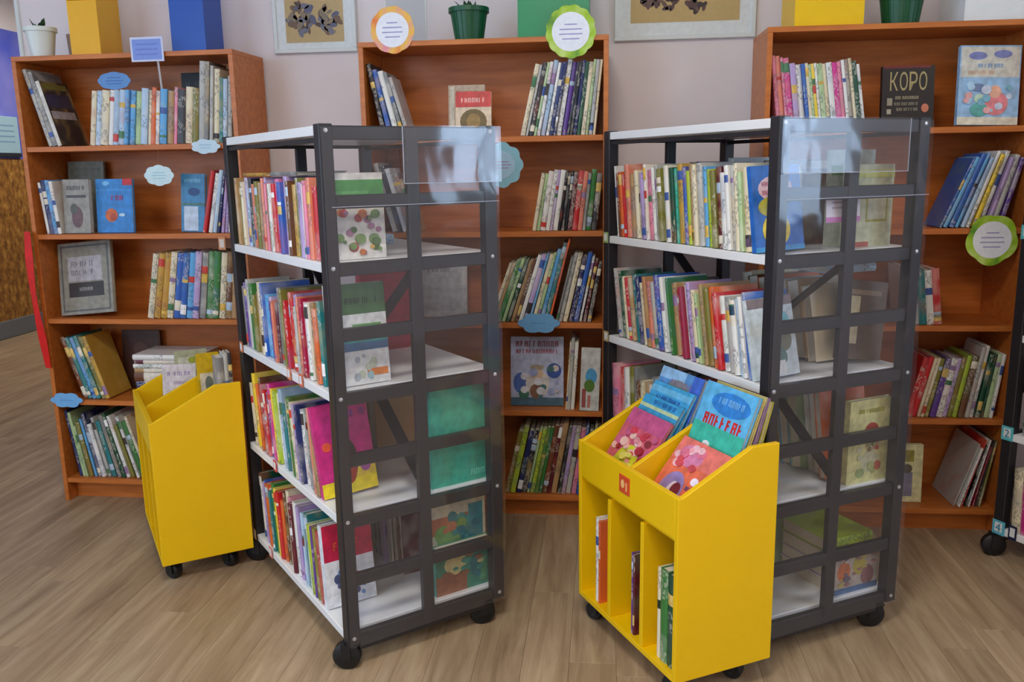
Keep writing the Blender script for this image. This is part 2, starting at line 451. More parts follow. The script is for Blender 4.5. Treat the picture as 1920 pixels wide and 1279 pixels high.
for (x, y, pw_, wh) in ((1.0, -2.5, 1.3, 'in front of the book trolleys'), (1.2, -4.6, 1.0, 'near the middle of the front wall'), (-1.6, -4.6, 0.6, 'between the front and left wall windows'), (3.6, -2.3, 0.35, 'beside the right wall window'), (-2.4, 3.6, 1.4, 'beside the wheat mural')):  # unseen ceiling lamps, added as fill; placed and powered to balance the room
    t = thing('fill_lamp', 'added square white ceiling fill lamp %s' % wh, 'ceiling lamp', (x, y, R['h'] - 0.06), 0, 'added fill lamps')
    fr_ = MB()
    for s in (-1, 1):
        fr_.box(-0.32, s * 0.3 - 0.02, 0, 0.32, s * 0.3 + 0.02, 0.06); fr_.box(s * 0.3 - 0.02, -0.28, 0, s * 0.3 + 0.02, 0.28, 0.06)
    obj('frame', fr_.mesh('frame'), M['frame'], t)
    obj('diffuser', MB().box(-0.28, -0.28, 0.015, 0.28, 0.28, 0.03).mesh('diffuser'), M['lamp'], t)
    ld = bpy.data.lights.new('fill_light', 'AREA'); ld.shape = 'SQUARE'; ld.size = 0.56
    ld.energy = FILL_W * pw_; ld.color = FILL_COL
    lo = bpy.data.objects.new('fill_light', ld); COL.objects.link(lo); lo.parent = t; lo.location = (0, 0, 0.01)

# ------------------------------------------------------------------ books
PAL = {'white': (232, 232, 228), 'cream': (228, 216, 184), 'pale grey': (184, 184, 180), 'grey': (128, 128, 128), 'charcoal': (52, 50, 54), 'black': (24, 23, 26),
       'navy': (34, 44, 100), 'blue': (46, 96, 182), 'sky blue': (96, 168, 222), 'pale blue': (176, 202, 228), 'teal': (36, 124, 128), 'turquoise': (58, 176, 152),
       'green': (58, 124, 58), 'dark green': (22, 76, 52), 'pale green': (176, 202, 150), 'lime': (176, 200, 56), 'olive': (126, 122, 52), 'yellow': (240, 208, 56),
       'gold': (196, 154, 62), 'tan': (178, 142, 96), 'brown': (108, 66, 40), 'orange': (222, 104, 44), 'red': (200, 38, 44), 'crimson': (164, 26, 66),
       'maroon': (96, 30, 42), 'pink': (228, 136, 162), 'magenta': (208, 48, 142), 'lilac': (182, 158, 206), 'purple': (96, 60, 148), 'salmon': (224, 136, 112)}
used_labels = {}

def uniq_label(cands, group):
    for c in cands:
        if c not in used_labels:
            used_labels[c] = group; return c
    return cands[-1]

def cover_profile(t, d, bulge, c):
    n = 5
    out = [(0, d)]
    inn = [(c, d)]
    for i in range(n):
        f = i / (n - 1)
        out.append((t * f, bulge - bulge * math.sin(math.pi * f)))
        inn.append((c + (t - 2 * c) * f, bulge + c * 1.2))
    out.append((t, d)); inn.append((t - c, d))
    return out, inn

def make_book(t, h, d, col, mtx, bands=None, hard=True, name='book'):
    """spine at y=0 facing -y, thickness along x, standing on z=0"""
    c = min(0.0025 if hard else 0.0012, t * 0.2)
    bulge = min(t * 0.18, 0.004)
    out, inn = cover_profile(t, d, bulge, c)
    m = MB(); k = len(out)
    for z in (0, h):
        m.v += [(x, y, z) for x, y in out] + [(x, y, z) for x, y in inn]
    for i in range(k - 1):
        m.f += [(i, i + 1, 2 * k + i + 1, 2 * k + i), (k + i + 1, k + i, 3 * k + i, 3 * k + i + 1),
                (k + i, k + i + 1, i + 1, i), (2 * k + i, 2 * k + i + 1, 3 * k + i + 1, 3 * k + i)]
    m.f += [(k, 0, 2 * k, 3 * k), (k - 1, 2 * k - 1, 4 * k - 1, 3 * k - 1)]
    o = obj(name, m.mesh('book_cover'), M['cover'], None, PAL[col] if isinstance(col, str) else col)
    o.matrix_world = mtx
    obj('pages', MB().box(c, bulge + c * 1.3, 0.003, t - c, d - 0.004, h - 0.003).mesh('pages'), M['pages'], o)
    for (z0, z1, bc) in (bands or []):
        b = MB(); pr = out[1:-1]
        b.v = [(x, y - 0.0005, z0 * h) for x, y in pr] + [(x, y - 0.0005, z1 * h) for x, y in pr]
        kk = len(pr)
        b.f = [(i, i + 1, kk + i + 1, kk + i) for i in range(kk - 1)]
        obj('spine_print', b.mesh('spine_print'), M['print'], o, bc)
    return o

ADJ_T = ((0.011, 'thin '), (0.018, ''), (9, 'thick '))

def run_layout(ths, hs, leans):
    """leans >= 0 (tops to +x): each book touches the next, wherever their faces first meet; returns left-bottom corners and the far extent"""
    f = 0.0; ext = 0.0; px = []
    corner = None
    for t, h, a in zip(ths, hs, leans):
        ff = f
        if corner is not None:
            X, Z = corner
            ff = max(f, X - min(Z, h * math.cos(a)) * math.tan(a))
        x = ff + t * math.sin(a) * math.tan(a)          # left-bottom corner, raised by t*sin(a)
        px.append((x, t * math.sin(a)))
        f = x + t * math.cos(a)
        corner = (x + t * math.cos(a) + h * math.sin(a), h * math.cos(a))
        ext = max(ext, corner[0], f)
    return px, ext

def row(F, a0, a1, z, cols, lean, hr, place, group, dr=(0.13, 0.18), off=(0.02, 0.03), seed=1, even=False, hs=None, band=0.55, dmax=0.25, name='book', spine=None):
    """a run of books filling a0..a1 (leaning tops included); lean: degrees, or (first, last)"""
    rg = random.Random(seed)
    cols = [c.strip() for c in (cols.split(',') if isinstance(cols, str) else cols)]
    n = len(cols)
    l0, l1 = lean if isinstance(lean, tuple) else (lean, lean)
    leans = [math.radians(l0 + (l1 - l0) * (i / max(1, n - 1))) for i in range(n)]
    wts = [1.0 if even else rg.uniform(0.62, 1.5) for _ in cols]
    HS = list(hs) if hs else [rg.uniform(*hr) for _ in cols]
    mirror = (l0 + l1) < 0
    W_, H_, A_ = wts, HS, leans
    if mirror: W_, H_, A_ = wts[::-1], HS[::-1], [-a for a in leans[::-1]]
    lo, hi = 0.0005, 0.2
    for _ in range(40):
        mid = (lo + hi) / 2
        if run_layout([w * mid for w in W_], H_, A_)[1] > a1 - a0: hi = mid
        else: lo = mid
    px, ext = run_layout([w * lo for w in W_], H_, A_)
    info = []
    order = range(n)
    for i in order:
        k = n - 1 - i if mirror else i
        t = wts[i] * lo; h = HS[i]; th = leans[i]; cn = cols[i]
        x, dz = px[k]
        if mirror:
            # mirrored about x: the raised left-bottom corner becomes a raised right-bottom one
            xr = a1 - x
            x = xr - t * math.cos(th); dz = dz + t * math.sin(th)
        else:
            x = a0 + x
        d = min(rg.uniform(*dr), dmax)
        o_ = rg.uniform(*off)
        bands = []
        if spine and i in spine: bands.append((0.0, 1.0, spine[i]))
        elif rg.random() < band:
            light = sum(PAL[cn]) > 380
            for _ in range(rg.choice((1, 1, 2))):
                z0 = rg.choice((0.06, 0.12, 0.55, 0.68, 0.8)); z1 = z0 + rg.uniform(0.04, 0.16)
                bc = rg.choice([(200, 60, 50), (60, 90, 160), (70, 120, 80), (60, 50, 50), (220, 180, 80), (150, 120, 160)]) if light else rg.choice([(228, 220, 200), (220, 190, 110), (240, 240, 240), (180, 200, 220)])
                bands.append((z0, min(z1, 0.96), bc))
        mtx = F @ T((x, o_, z + dz + 0.0004)) @ RY(th)
        o = make_book(max(t - 0.0006, 0.003), h, d, cn, mtx, bands, rg.random() < 0.6, name)
        info.append((o, cn, t, h))
    mh = sum(i[3] for i in info) / len(info)
    for i, (o, cn, t, h) in enumerate(info):
        adj = next(a for lim, a in ADJ_T if t < lim)
        hw = 'tall ' if h > mh * 1.07 else 'short ' if h < mh * 0.93 else ''
        prv = info[i - 1][1] if i else None; nxt = info[i + 1][1] if i + 1 < len(info) else None
        hy = lambda s: s.replace(' ', '-')
        if prv and nxt:
            ctx = 'book between %s and %s ones' % tuple(sorted((hy(prv), hy(nxt)))) if prv != nxt else 'book between two %s ones' % hy(prv)
        elif prv or nxt:
            ctx = 'book ending its row beside a %s one' % hy(prv or nxt)
        else:
            ctx = 'book standing alone'
        c = hy(cn)
        cands = ['%s %s, %s' % (c, ctx, place), '%s%s %s, %s' % (adj, c, ctx, place), '%s%s %s, %s' % (hw, c, ctx, place)]
        tag(o, uniq_label(cands, group), 'book' if name == 'book' else 'picture book', group)
    return info

def shape_mesh(kind, x, y, w, h, lay):
    """a printed patch on a face in the xz plane (facing -y)"""
    m = MB(); y0 = -0.0004 - 0.00025 * lay
    if kind == 'r': m.box(x, y0, y, x + w, 0.0002, y + h)
    elif kind == 'e':
        m.prism([(x + w / 2 * math.cos(2 * math.pi * i / 18) + w / 2, y + h / 2 + h / 2 * math.sin(2 * math.pi * i / 18)) for i in range(18)], 1, y0, 0.0002)
    elif kind == 'l':            # a line of letter-like marks
        n = max(2, int(w / (h * 0.75))); s = w / n
        rg = random.Random(int(x * 1e4 + y * 3e4))
        for i in range(n):
            if rg.random() < 0.12: continue
            x0 = x + i * s; ww = s * 0.74; st = h * 0.2
            m.box(x0, y0, y, x0 + st, 0.0002, y + h)
            if rg.random() < 0.7: m.box(x0 + ww - st, y0, y, x0 + ww, 0.0002, y + h)
            if rg.random() < 0.7: m.box(x0 + st, y0, y + h - st, x0 + ww - st, 0.0002, y + h)
            if rg.random() < 0.6: m.box(x0 + st, y0, y + h * 0.4, x0 + ww - st, 0.0002, y + h * 0.4 + st)
    return m.mesh('cover_print')

def text_mesh(s, size):
    cu = bpy.data.curves.new('text', 'FONT'); cu.body = s; cu.size = size; cu.extrude = 0.0003; cu.resolution_u = 2
    o = bpy.data.objects.new('text', cu); COL.objects.link(o)
    bpy.context.view_layer.update()
    me = bpy.data.meshes.new_from_object(o.evaluated_get(bpy.context.evaluated_depsgraph_get()))
    bpy.data.objects.remove(o)
    return me

def art(book, w, h, items, face_y=0.0):
    for k, it in enumerate(items):
        if it[0] == 't':
            _, s, x, y, fw, fh, c = it
            n_ = len(s)
            for q_, ch in enumerate(s):
                me = text_mesh(ch, 1.0)
                xs = [v.co.x for v in me.vertices]; zs = [v.co.y for v in me.vertices]
                cw_ = fw / n_
                sx = cw_ * 0.82 * w / (max(xs) - min(xs)); sz = fh * h / (max(zs) - min(zs))
                o = obj('cover_lettering', me, M['print'], book, c)
                o.matrix_local = T(((x + cw_ * q_) * w - min(xs) * sx, face_y - 0.0006 - 0.00025 * k, y * h - min(zs) * sz)) @ RX(math.pi / 2) @ Matrix.Diagonal((sx, sz, 1, 1))
            continue
        kind, x, y, fw, fh, c = it
        o = obj('cover_print' if kind != 'l' else 'cover_lettering', shape_mesh(kind, x * w, y * h, fw * w, fh * h, k), M['print'], book, c)
        o.location = (0, face_y, 0)

def face_book(F, x, y, z, w, h, t, tilt, col, items, label, group=None, roll=0.0, cat='book', yaw=0.0):
    pic = F in (E1, E2, E3, B1, B2, BE1) if 'B2' in globals() else False
    """a book standing with its cover to the front, leaning back by tilt degrees; x,y: its lower left front corner in frame F"""
    a = math.radians(tilt); r = math.radians(roll)
    lift = (t * math.sin(a) if a > 0 else 0) + (w * math.sin(r) if r > 0 else 0)
    c = 0.0022
    m = MB().box(0, 0, 0, w, c, h).box(0, t - c, 0, w, t, h).box(0, c, 0, c * 1.3, t - c, h)
    o = obj('picture_book' if pic else 'book', m.mesh('book_cover'), M['print'], None, PAL[col] if isinstance(col, str) else col)
    o.matrix_world = F @ T((x, y, z + lift + 0.0004)) @ RZ(math.radians(yaw)) @ RX(-a) @ RY(r)
    obj('pages', MB().box(c * 1.4, c, 0.003, w - 0.004, t - c, h - 0.003).mesh('pages'), M['pages'], o)
    art(o, w, h, items)
    used_labels[label] = 1
    return tag(o, label, 'picture book' if pic else cat, group)

def flat_book(F, x, y, z, w, d, t, col, label, yaw=0.0, group=None, bands=True):
    """a book lying flat, spine to the front"""
    m = RX(0)
    mtx = F @ T((x, y, z)) @ RZ(math.radians(yaw)) @ T((0, 0, t)) @ RY(math.pi / 2)
    pic = F in (E1, E2, E3, t1, t2) if 't2' in globals() else False
    o = make_book(t, w, d, col, mtx, [(0.15, 0.75, (225, 215, 200))] if bands else None, True, 'picture_book' if pic else 'book')
    used_labels[label] = 1
    return tag(o, label, 'picture book' if pic else 'book', group)

# ------------------------------------------------------------------ bookcases
CW, CD, CH, CT = 0.894, 0.28, 1.80, 0.018
SHELF = [0.1003, 0.4407, 0.7811, 1.1215, 1.4619]           # tops, bottom shelf first
case_ids = [('L', (-1.0041, 0.0734), -0.0247, 'cherry wood bookcase carrying a blue file box and a white pot'),
            ('C', (0.3807, 0.0), 0.0, 'cherry wood bookcase carrying a bright green file box'),
            ('R', (1.8046, -0.0447), 0.0088, 'cherry wood bookcase carrying a white file box and dark green pot')]
CF = {}
proto = {}
for (k, (x, y), a, lab) in case_ids:
    t = thing('bookcase', lab, 'bookcase', (x, y, 0), a, 'bookcases along the wall')
    CF[k] = T((x, y, 0)) @ RZ(a)
    if not proto:
        proto['side'] = MB().box(0, 0, 0, CT, CD, CH - CT).mesh('side_panel', 0.001)
        proto['top'] = MB().box(0, 0, CH - CT, CW, CD, CH).mesh('top_panel', 0.001)
        proto['shelf'] = MB().box(CT + 0.0005, 0.003, -CT - 0.002, CW - CT - 0.0005, CD - 0.008, 0).mesh('shelf', 0.001)
        proto['back'] = MB().box(CT + 0.0005, CD - 0.007, 0.06, CW - CT - 0.0005, CD, CH - CT - 0.0005).mesh('back_panel')
        proto['plinth'] = MB().box(CT + 0.0005, 0.06, 0, CW - CT - 0.0005, 0.076, SHELF[0] - CT - 0.003).mesh('plinth')
        for me in proto.values(): me.materials.append(M['wood'])
    obj('side_panel', proto['side'], None, t); o = obj('side_panel', proto['side'], None, t); o.location.x = CW - CT
    obj('top_panel', proto['top'], None, t); obj('back_panel', proto['back'], None, t); obj('plinth', proto['plinth'], None, t)
    for z in SHELF:
        o = obj('shelf', proto['shelf'], None, t); o.location.z = z

# ------------------------------------------------------------------ trolleys
TL, TW, TH, TB = 0.8577, 0.504, 1.4599, 0.1092
TZ = [TH - (TH - TB) * i / 4 for i in range(5)]
trolleys = [('t1', (0.5757, -1.0843), 0.682, 'black wheeled book trolley with white shelves holding turquoise folders'),
            ('t2', (1.6839, -0.9564), 0.5186, 'black wheeled book trolley with white shelves behind the red-labelled yellow bin'),
            ('t3', (3.030, -0.942), 0.5186, 'black wheeled book trolley with blue numbered shelf cards')]
TF = {}
TRt = {}
PS, BW = 0.036, 0.034
tp = {}
def caster(parent, x, y, r, top, rz=0.0):
    c = obj('caster', MB().lathe([(0.0, top), (0.016, top), (0.016, top - 0.012), (0.006, top - 0.014)], (0, 0, 0), 14)
            .box(-0.023, 0.004, r * 0.8, -0.019, 0.030, top - 0.008).box(0.019, 0.004, r * 0.8, 0.023, 0.030, top - 0.008).box(-0.023, -0.014, top - 0.008, 0.023, 0.030, top - 0.001).mesh('caster'), M['rubber'], parent)
    c.location = (x, y, 0); c.rotation_euler = (0, 0, rz)
    w = obj('wheel', MB().lathe([(0.002, -0.017), (r * 0.8, -0.017), (r, -0.011), (r, 0.011), (r * 0.8, 0.017), (0.002, 0.017)], (0, 0, 0), 24, 0).mesh('wheel', smooth=True), M['rubber'], c)
    w.location = (0, 0.018, r)
    h = obj('hub', MB().lathe([(0.001, -0.0185), (0.010, -0.0185), (0.010, 0.0185), (0.001, 0.0185)], (0, 0, 0), 12, 0).mesh('hub'), M['base'], c)
    h.location = (0, 0.018, r)
    return c

def sheet_mesh(u0, u1, z0, z1, y, amp, seed):
    rg = random.Random(seed); m = MB(); nu, nz = 10, 24
    ph = [rg.uniform(0, 6.28) for _ in range(4)]
    for j in range(nz + 1):
        for i in range(nu + 1):
            u = u0 + (u1 - u0) * i / nu; z = z0 + (z1 - z0) * j / nz
            w = amp * (math.sin(7 * u + 5 * z + ph[0]) + 0.6 * math.sin(13 * z - 4 * u + ph[1]) + 0.5 * math.sin(11 * u + ph[2]))
            m.v.append((u, y - amp * 2.1 - w, z))
    for j in range(nz):
        for i in range(nu):
            a = j * (nu + 1) + i
            m.f.append((a, a + 1, a + nu + 2, a + nu + 1))
    return m.mesh('clear_film', smooth=True)

for (k, (x, y), a, lab) in trolleys:
    t = thing('book_trolley', lab, 'trolley', (x, y, 0), a, 'wheeled book trolleys')
    TRt[k] = t
    e = Vector((math.cos(a), math.sin(a), 0)); l = Vector((-math.sin(a), math.cos(a), 0)); n0 = Vector((x, y, 0))
    TF[k + 'L'] = frame(n0 + l * TL, -l, e)              # side seen with the book spines
    TF[k + 'R'] = frame(n0 + e * TW, l, -e)              # opposite long side
    TF[k + 'E'] = frame(n0, e, l)                        # looking onto the near end panel
    if not tp:
        tp['post'] = MB().box(0, 0, 0.078, PS, PS, TH + 0.004).mesh('post', 0.002)
        tp['mid'] = MB().box(-BW / 2, 0.004, 0.085, BW / 2, 0.024, TH - 0.002).mesh('middle_post', 0.0015)
        tp['rail'] = MB().box(PS, 0.006, -BW, TW - PS, 0.026, 0).mesh('end_rail', 0.0015)
        tp['low'] = MB().box(PS, 0.006, -0.052, TW - PS, 0.026, 0).mesh('end_rail', 0.0015)
        tp['shelf'] = MB().box(0.002, PS + 0.001, -0.024, TW - 0.002, TL - PS - 0.001, 0).mesh('shelf', 0.0015)
        tp['long'] = MB().box(-0.005, PS, -0.006, 0.005, TL - PS, 0.006).mesh('long_rail')
        tp['bolt'] = MB().lathe([(0.0, -0.003), (0.005, -0.002), (0.006, 0.0005)], (0, 0, 0), 10, 1).mesh('bolt')
        tp['boltx'] = MB().lathe([(0.0, -0.003), (0.005, -0.002), (0.006, 0.0005)], (0, 0, 0), 10, 0).mesh('bolt')
        for kk, me in tp.items(): me.materials.append(M['white_lam'] if kk == 'shelf' else M['zinc'] if 'bolt' in kk else M['steel'])
    for (px, py) in ((0, 0), (TW - PS, 0), (0, TL - PS), (TW - PS, TL - PS)):
        o = obj('post', tp['post'], None, t); o.location = (px, py, 0)
        caster(t, px + PS / 2 + (0.004 if px == 0 else -0.03), py + PS / 2 + 0.004, 0.039, 0.080, 1.15 if px else 0.95)
    for py in (0.0, TL - 0.03):
        o = obj('middle_post', tp['mid'], None, t); o.location = (TW / 2, py, 0)
        for i in range(9):
            z = TH - (TH - TB) * i / 8
            o = obj('end_rail', tp['low' if i == 8 else 'rail'], None, t); o.location = (0, py + 0.0, z if i != 8 else TB - 0.002)
    for z in TZ:
        o = obj('shelf', tp['shelf'], None, t); o.location = (0, 0, z)
    for px in (0.012, TW - 0.012):
        o = obj('long_rail', tp['long'], None, t); o.location = (px, 0, TZ[0] - 0.034)
    obj('brace', MB().bar((TW / 2, 0.02, 1.093), (TW / 2, TL - 0.02, 0.505), 0.006, 0.034, (1, 0, 0)).mesh('brace'), M['steel'], t).location = (0.004, 0, 0)
    obj('brace', MB().bar((TW / 2, 0.02, 0.505), (TW / 2, TL - 0.02, 1.093), 0.006, 0.034, (1, 0, 0)).mesh('brace'), M['steel'], t).location = (-0.004, 0, 0)
    for px in (PS / 2, TW - PS / 2):
        for z in TZ:
            o = obj('bolt', tp['bolt'], None, t); o.location = (px, 0, z - 0.012)
    if k != 't3':
        obj('clear_film', sheet_mesh(0.002, TW + 0.004, 0.075, TH - 0.004, -0.004, 0.0016, 3 if k == 't1' else 8), M['film'], t)
        u0, u1, z0 = (0.215, TW + 0.006, 1.315) if k == 't1' else (0.004, 0.415, 1.325)
        obj('clear_film', sheet_mesh(u0, u1, z0, TH + 0.002, -0.012, 0.0018, 5), M['film'], t)
        ed = MB().box(u0, -0.0165, z0, u1, -0.0155, z0 + 0.002)
        eu = u0 if k == 't1' else u1 - 0.002
        ed.box(eu, -0.0165, z0 + 0.002, eu + 0.002, -0.0155, TH)
        obj('film_edge', ed.mesh('film_edge'), M['edge'], t)
        obj('film_edge', MB().box(0.02, -0.0105, 1.262, TW, -0.0095, 1.2635).mesh('film_edge'), M['edge'], t)

def shelf_card(k, s, tier, colr, mark, w=0.030, h=0.036):
    """small card stuck on the front edge of a trolley shelf (long side)"""
    F = TF[k + 'L']
    me = MB().box(0, -0.0015, 0, w, 0, h).mesh('shelf_card')
    o = obj('shelf_card', me, M['card'], TRt[k], colr)
    o.matrix_world = F @ T((s, -0.001, TZ[tier] - 0.024))
    inner = obj('card_print', MB().box(w * 0.2, -0.0022, h * 0.2, w * 0.8, 0, h * 0.85).mesh('card_print'), M['card'], o, (225, 228, 232))
    if mark:
        me = text_mesh(mark, h * 0.8)
        q_ = obj('card_number', me, M['card'], o, (40, 130, 160)); q_.matrix_local = T((w * 0.28, -0.0030, h * 0.24)) @ RX(math.pi / 2)
bpy.context.view_layer.update()
for (k, s, tier, c) in (('t1', 0.02, 2, (214, 120, 70)), ('t1', 0.50, 2, (214, 120, 80)), ('t1', 0.60, 2, (214, 100, 70)), ('t1', 0.30, 3, (205, 60, 60)), ('t1', 0.0, 4, (215, 170, 110)), ('t1', 0.18, 4, (220, 120, 110)),
                        ('t2', 0.005, 1, (150, 180, 110)), ('t2', 0.01, 2, (190, 170, 120))):
    shelf_card(k, s, tier, c, None)
shelf_card('t3', 0.0, 3, (90, 190, 200), '2', 0.042, 0.048); shelf_card('t3', 0.0, 4, (90, 180, 205), '4', 0.046, 0.050); shelf_card('t3', 0.0, 1, (90, 190, 200), None, 0.04, 0.045); shelf_card('t3', 0.06, 4, (20, 30, 70), None, 0.03, 0.05)

# ------------------------------------------------------------------ yellow bins
BL, BD, BH, BB, BF = 0.5249, 0.2961, 0.6656, 0.0733, 0.5649
PT = 0.016
BFm = {}
for (k, (x, y), a, lab) in (('b1', (-0.1864, -0.6460), 0.6007, 'yellow wheeled book bin holding a white leaflet and grey books'),
                            ('b2', (1.4427, -1.1821), 0.5036, 'yellow wheeled book bin with red label and three open cubbies')):
    t = thing('book_bin', lab, 'bin', (x, y, 0), a, 'yellow book bins')
    e = Vector((math.cos(a), math.sin(a), 0)); l = Vector((-math.sin(a), math.cos(a), 0)); n0 = Vector((x, y, 0))
    BFm[k] = frame(n0 + l * BL, -l, e)
    side = [(0, BB), (BD, BB), (BD, BH), (BD * 0.72, BH), (0.012, BF), (0, BF)]
    for v in (0, BL - PT):
        obj('side_panel', MB().prism(side, 1, v, v + PT).mesh('side_panel', 0.0015), M['yellow'], t)
    obj('front_panel', MB().box(0.0, PT, 0.457, PT, BL - PT, BF - 0.001).mesh('front_panel', 0.001), M['yellow'], t)
    obj('back_panel', MB().box(BD - PT, PT, BB, BD, BL - PT, BH - 0.05).mesh('back_panel', 0.001), M['yellow'], t)
    obj('bottom_panel', MB().box(0, PT, BB, BD - PT, BL - PT, BB + PT).mesh('bottom_panel', 0.001), M['yellow'], t)
    obj('trough_floor', MB().box(PT, PT, 0.44, BD - PT, BL - PT, 0.456).mesh('trough_floor'), M['yellow'], t)
    for v in (0.160, 0.335):
        obj('divider', MB().box(0.002, v, BB + PT, BD - PT, v + PT, 0.44).mesh('divider', 0.001), M['yellow'], t)
    obj('trough_divider', MB().prism([(PT, 0.457), (BD - PT, 0.457), (BD - PT, BH - 0.01), (BD * 0.72, BH - 0.01), (PT, BF - 0.006)], 1, 0.247, 0.247 + PT).mesh('trough_divider', 0.001), M['yellow'], t)
    for (u, v) in ((0.05, 0.05), (BD - 0.06, 0.05), (0.05, BL - 0.05), (BD - 0.06, BL - 0.05)):
        caster(t, u, v, 0.028, BB, 0.6)
    if k == 'b2':
        lb = obj('red_label', MB().box(-0.002, 0.228, 0.490, 0, 0.282, 0.540).mesh('red_label', 0.0005), M['card'], t, (214, 78, 34))
        lb['label'] = 'small red square label'
        obj('label_mark', MB().prism([(0.262 + 0.009 * math.cos(i * 0.5236), 0.516 + 0.012 * math.sin(i * 0.5236)) for i in range(12)], 0, -0.003, -0.001).box(-0.003, 0.240, 0.500, -0.001, 0.246, 0.524).mesh('label_mark'), M['card'], lb, (240, 190, 120))

# ------------------------------------------------------------------ books in the bookcases
E1, E2, E3 = TF['t1E'], TF['t2E'], TF['t3E']
B1, B2 = BFm['b1'], BFm['b2']
BE1 = frame((-0.1864, -0.6460, 0), (math.cos(0.6007), math.sin(0.6007), 0), (-math.sin(0.6007), math.cos(0.6007), 0))
Lf, Cf, Rf = CF['L'], CF['C'], CF['R']
S5, S4, S3, S2, S1 = SHELF
PLC = {'L': 'under blue file box', 'C': 'under green file box', 'R': 'under white file box'}
def place(k, n): return '%s shelf %s' % (('', 'top', 'second', 'third', 'fourth', 'bottom')[n], PLC[k])
def grp(k, n): return 'books on the %s' % place(k, n)

FL = [(206, 120, 60), (190, 70, 70), (120, 150, 90), (90, 120, 70), (222, 180, 90), (170, 120, 150)]
def floral(seed, n, x0, y0, w, h, pal):
    rg = random.Random(seed); r = []
    for i in range(n):
        s = rg.uniform(0.06, 0.18)
        r.append(('e', x0 + rg.random() * (w - s), y0 + rg.random() * (h - s * 0.7), s, s * 0.7, rg.choice(pal)))
    return r

# left bookcase
inf = row(Lf, 0.0195, 0.152, S1, 'pale grey,grey,charcoal', -15, (0.30, 0.31), place('L', 1), grp('L', 1), seed=3, hs=[0.302, 0.290, 0.255], dr=(0.17, 0.18), spine={2: (214, 212, 204)})
_o, _c, _t, _h = inf[2]
for (z0, z1, c) in ((0.42, 0.54, (176, 170, 176)), (0.88, 0.97, (120, 118, 60)), (0.60, 0.80, (56, 62, 92))):
    obj('cover_print', MB().box(_t - 0.0008, 0.012, z0 * _h, _t - 0.0001, 0.16, z1 * _h).mesh('cover_print'), M['print'], _o, c)
row(Lf, 0.270, 0.8745, S1, 'cream,pale blue,cream,white,pale blue,pale blue,sky blue,sky blue,pale green,pale blue,cream,orange,white,sky blue,tan,pink,charcoal,cream,olive,pale grey,grey,pale grey,cream,teal,pale blue,pale grey', (9, 5), (0.2, 0.21), place('L', 1), grp('L', 1), seed=11, band=0.4,
    hs=[0.207] * 7 + [0.205, 0.2, 0.21, 0.203, 0.212, 0.2, 0.205, 0.198, 0.212, 0.2, 0.21, 0.205, 0.302, 0.300, 0.285, 0.272, 0.24, 0.235, 0.245])
face_book(Lf, 0.56, 0.222, S1, 0.12, 0.285, 0.018, 4, (30, 30, 34), [('l', 0.15, 0.8, 0.7, 0.08, (70, 70, 76))], 'black book standing behind the blue and orange spines', grp('L', 1))
row(Lf, 0.030, 0.112, S2, 'white,navy,sky blue,white', -5, (0.20, 0.215), place('L', 2), grp('L', 2), seed=21)
face_book(Lf, 0.03, 0.20, S2, 0.16, 0.285, 0.015, 6, (136, 140, 126), [('r', 0.08, 0.1, 0.84, 0.8, (120, 124, 112))], 'tall faded grey-green book standing behind short blue spines', grp('L', 2))
face_book(Lf, 0.118, 0.035, S2, 0.112, 0.212, 0.022, 5, (150, 146, 138), [('l', 0.15, 0.8, 0.7, 0.08, (80, 76, 74)), ('r', 0.12, 0.66, 0.76, 0.05, (80, 78, 80)), ('e', 0.3, 0.1, 0.42, 0.4, (108, 78, 80)), ('e', 0.25, 0.35, 0.3, 0.2, (90, 90, 84))],
          'grey book with dark lettering standing cover-out beside white spine', grp('L', 2))
face_book(Lf, 0.242, 0.06, S2, 0.155, 0.212, 0.016, 6, (52, 132, 206), [('r', 0, 0.78, 1, 0.03, (70, 150, 220)), ('e', 0.18, 0.88, 0.2, 0.08, (120, 190, 235)), ('r', 0.74, 0.88, 0.26, 0.12, (190, 40, 46)), ('e', 0.24, 0.2, 0.34, 0.25, (206, 100, 44)), ('e', 0.36, 0.22, 0.2, 0.14, (170, 70, 40)), ('l', 0.42, 0.6, 0.34, 0.09, (160, 60, 110)), ('e', 0.62, 0.3, 0.16, 0.06, (190, 220, 240))],
          'blue book with orange planet and red corner standing cover-out', grp('L', 2))
face_book(Lf, 0.605, 0.05, S2, 0.098, 0.225, 0.02, 5, (62, 130, 178), [('r', 0.12, 0.02, 0.6, 0.42, (190, 206, 226)), ('e', 0.3, 0.62, 0.5, 0.14, (30, 66, 120)), ('l', 0.15, 0.85, 0.7, 0.06, (120, 180, 215)), ('r', 0.0, 0.46, 1, 0.03, (80, 120, 90))],
          'teal-blue book with white lower panel standing cover-out', grp('L', 2), roll=2)
row(Lf, 0.706, 0.8745, S2, 'red,white,pale blue,navy,lilac,lilac,white,blue,teal', (13, 6), (0.22, 0.27), place('L', 2), grp('L', 2), seed=23)
face_book(Lf, 0.052, 0.045, S3, 0.232, 0.295, 0.02, 12, (142, 138, 126), [('r', 0.05, 0.04, 0.9, 0.92, (92, 92, 90)), ('r', 0.08, 0.065, 0.84, 0.87, (140, 136, 122)), ('r', 0.18, 0.46, 0.64, 0.34, (176, 172, 178)), ('r', 0.18, 0.24, 0.66, 0.2, (52, 44, 40)),
          ('l', 0.24, 0.66, 0.52, 0.08, (128, 126, 130)), ('l', 0.24, 0.54, 0.52, 0.07, (128, 126, 130)), ('l', 0.38, 0.32, 0.26, 0.05, (150, 146, 140))], 'grey book with black band and framed title leaning cover-out', grp('L', 3), roll=-5)
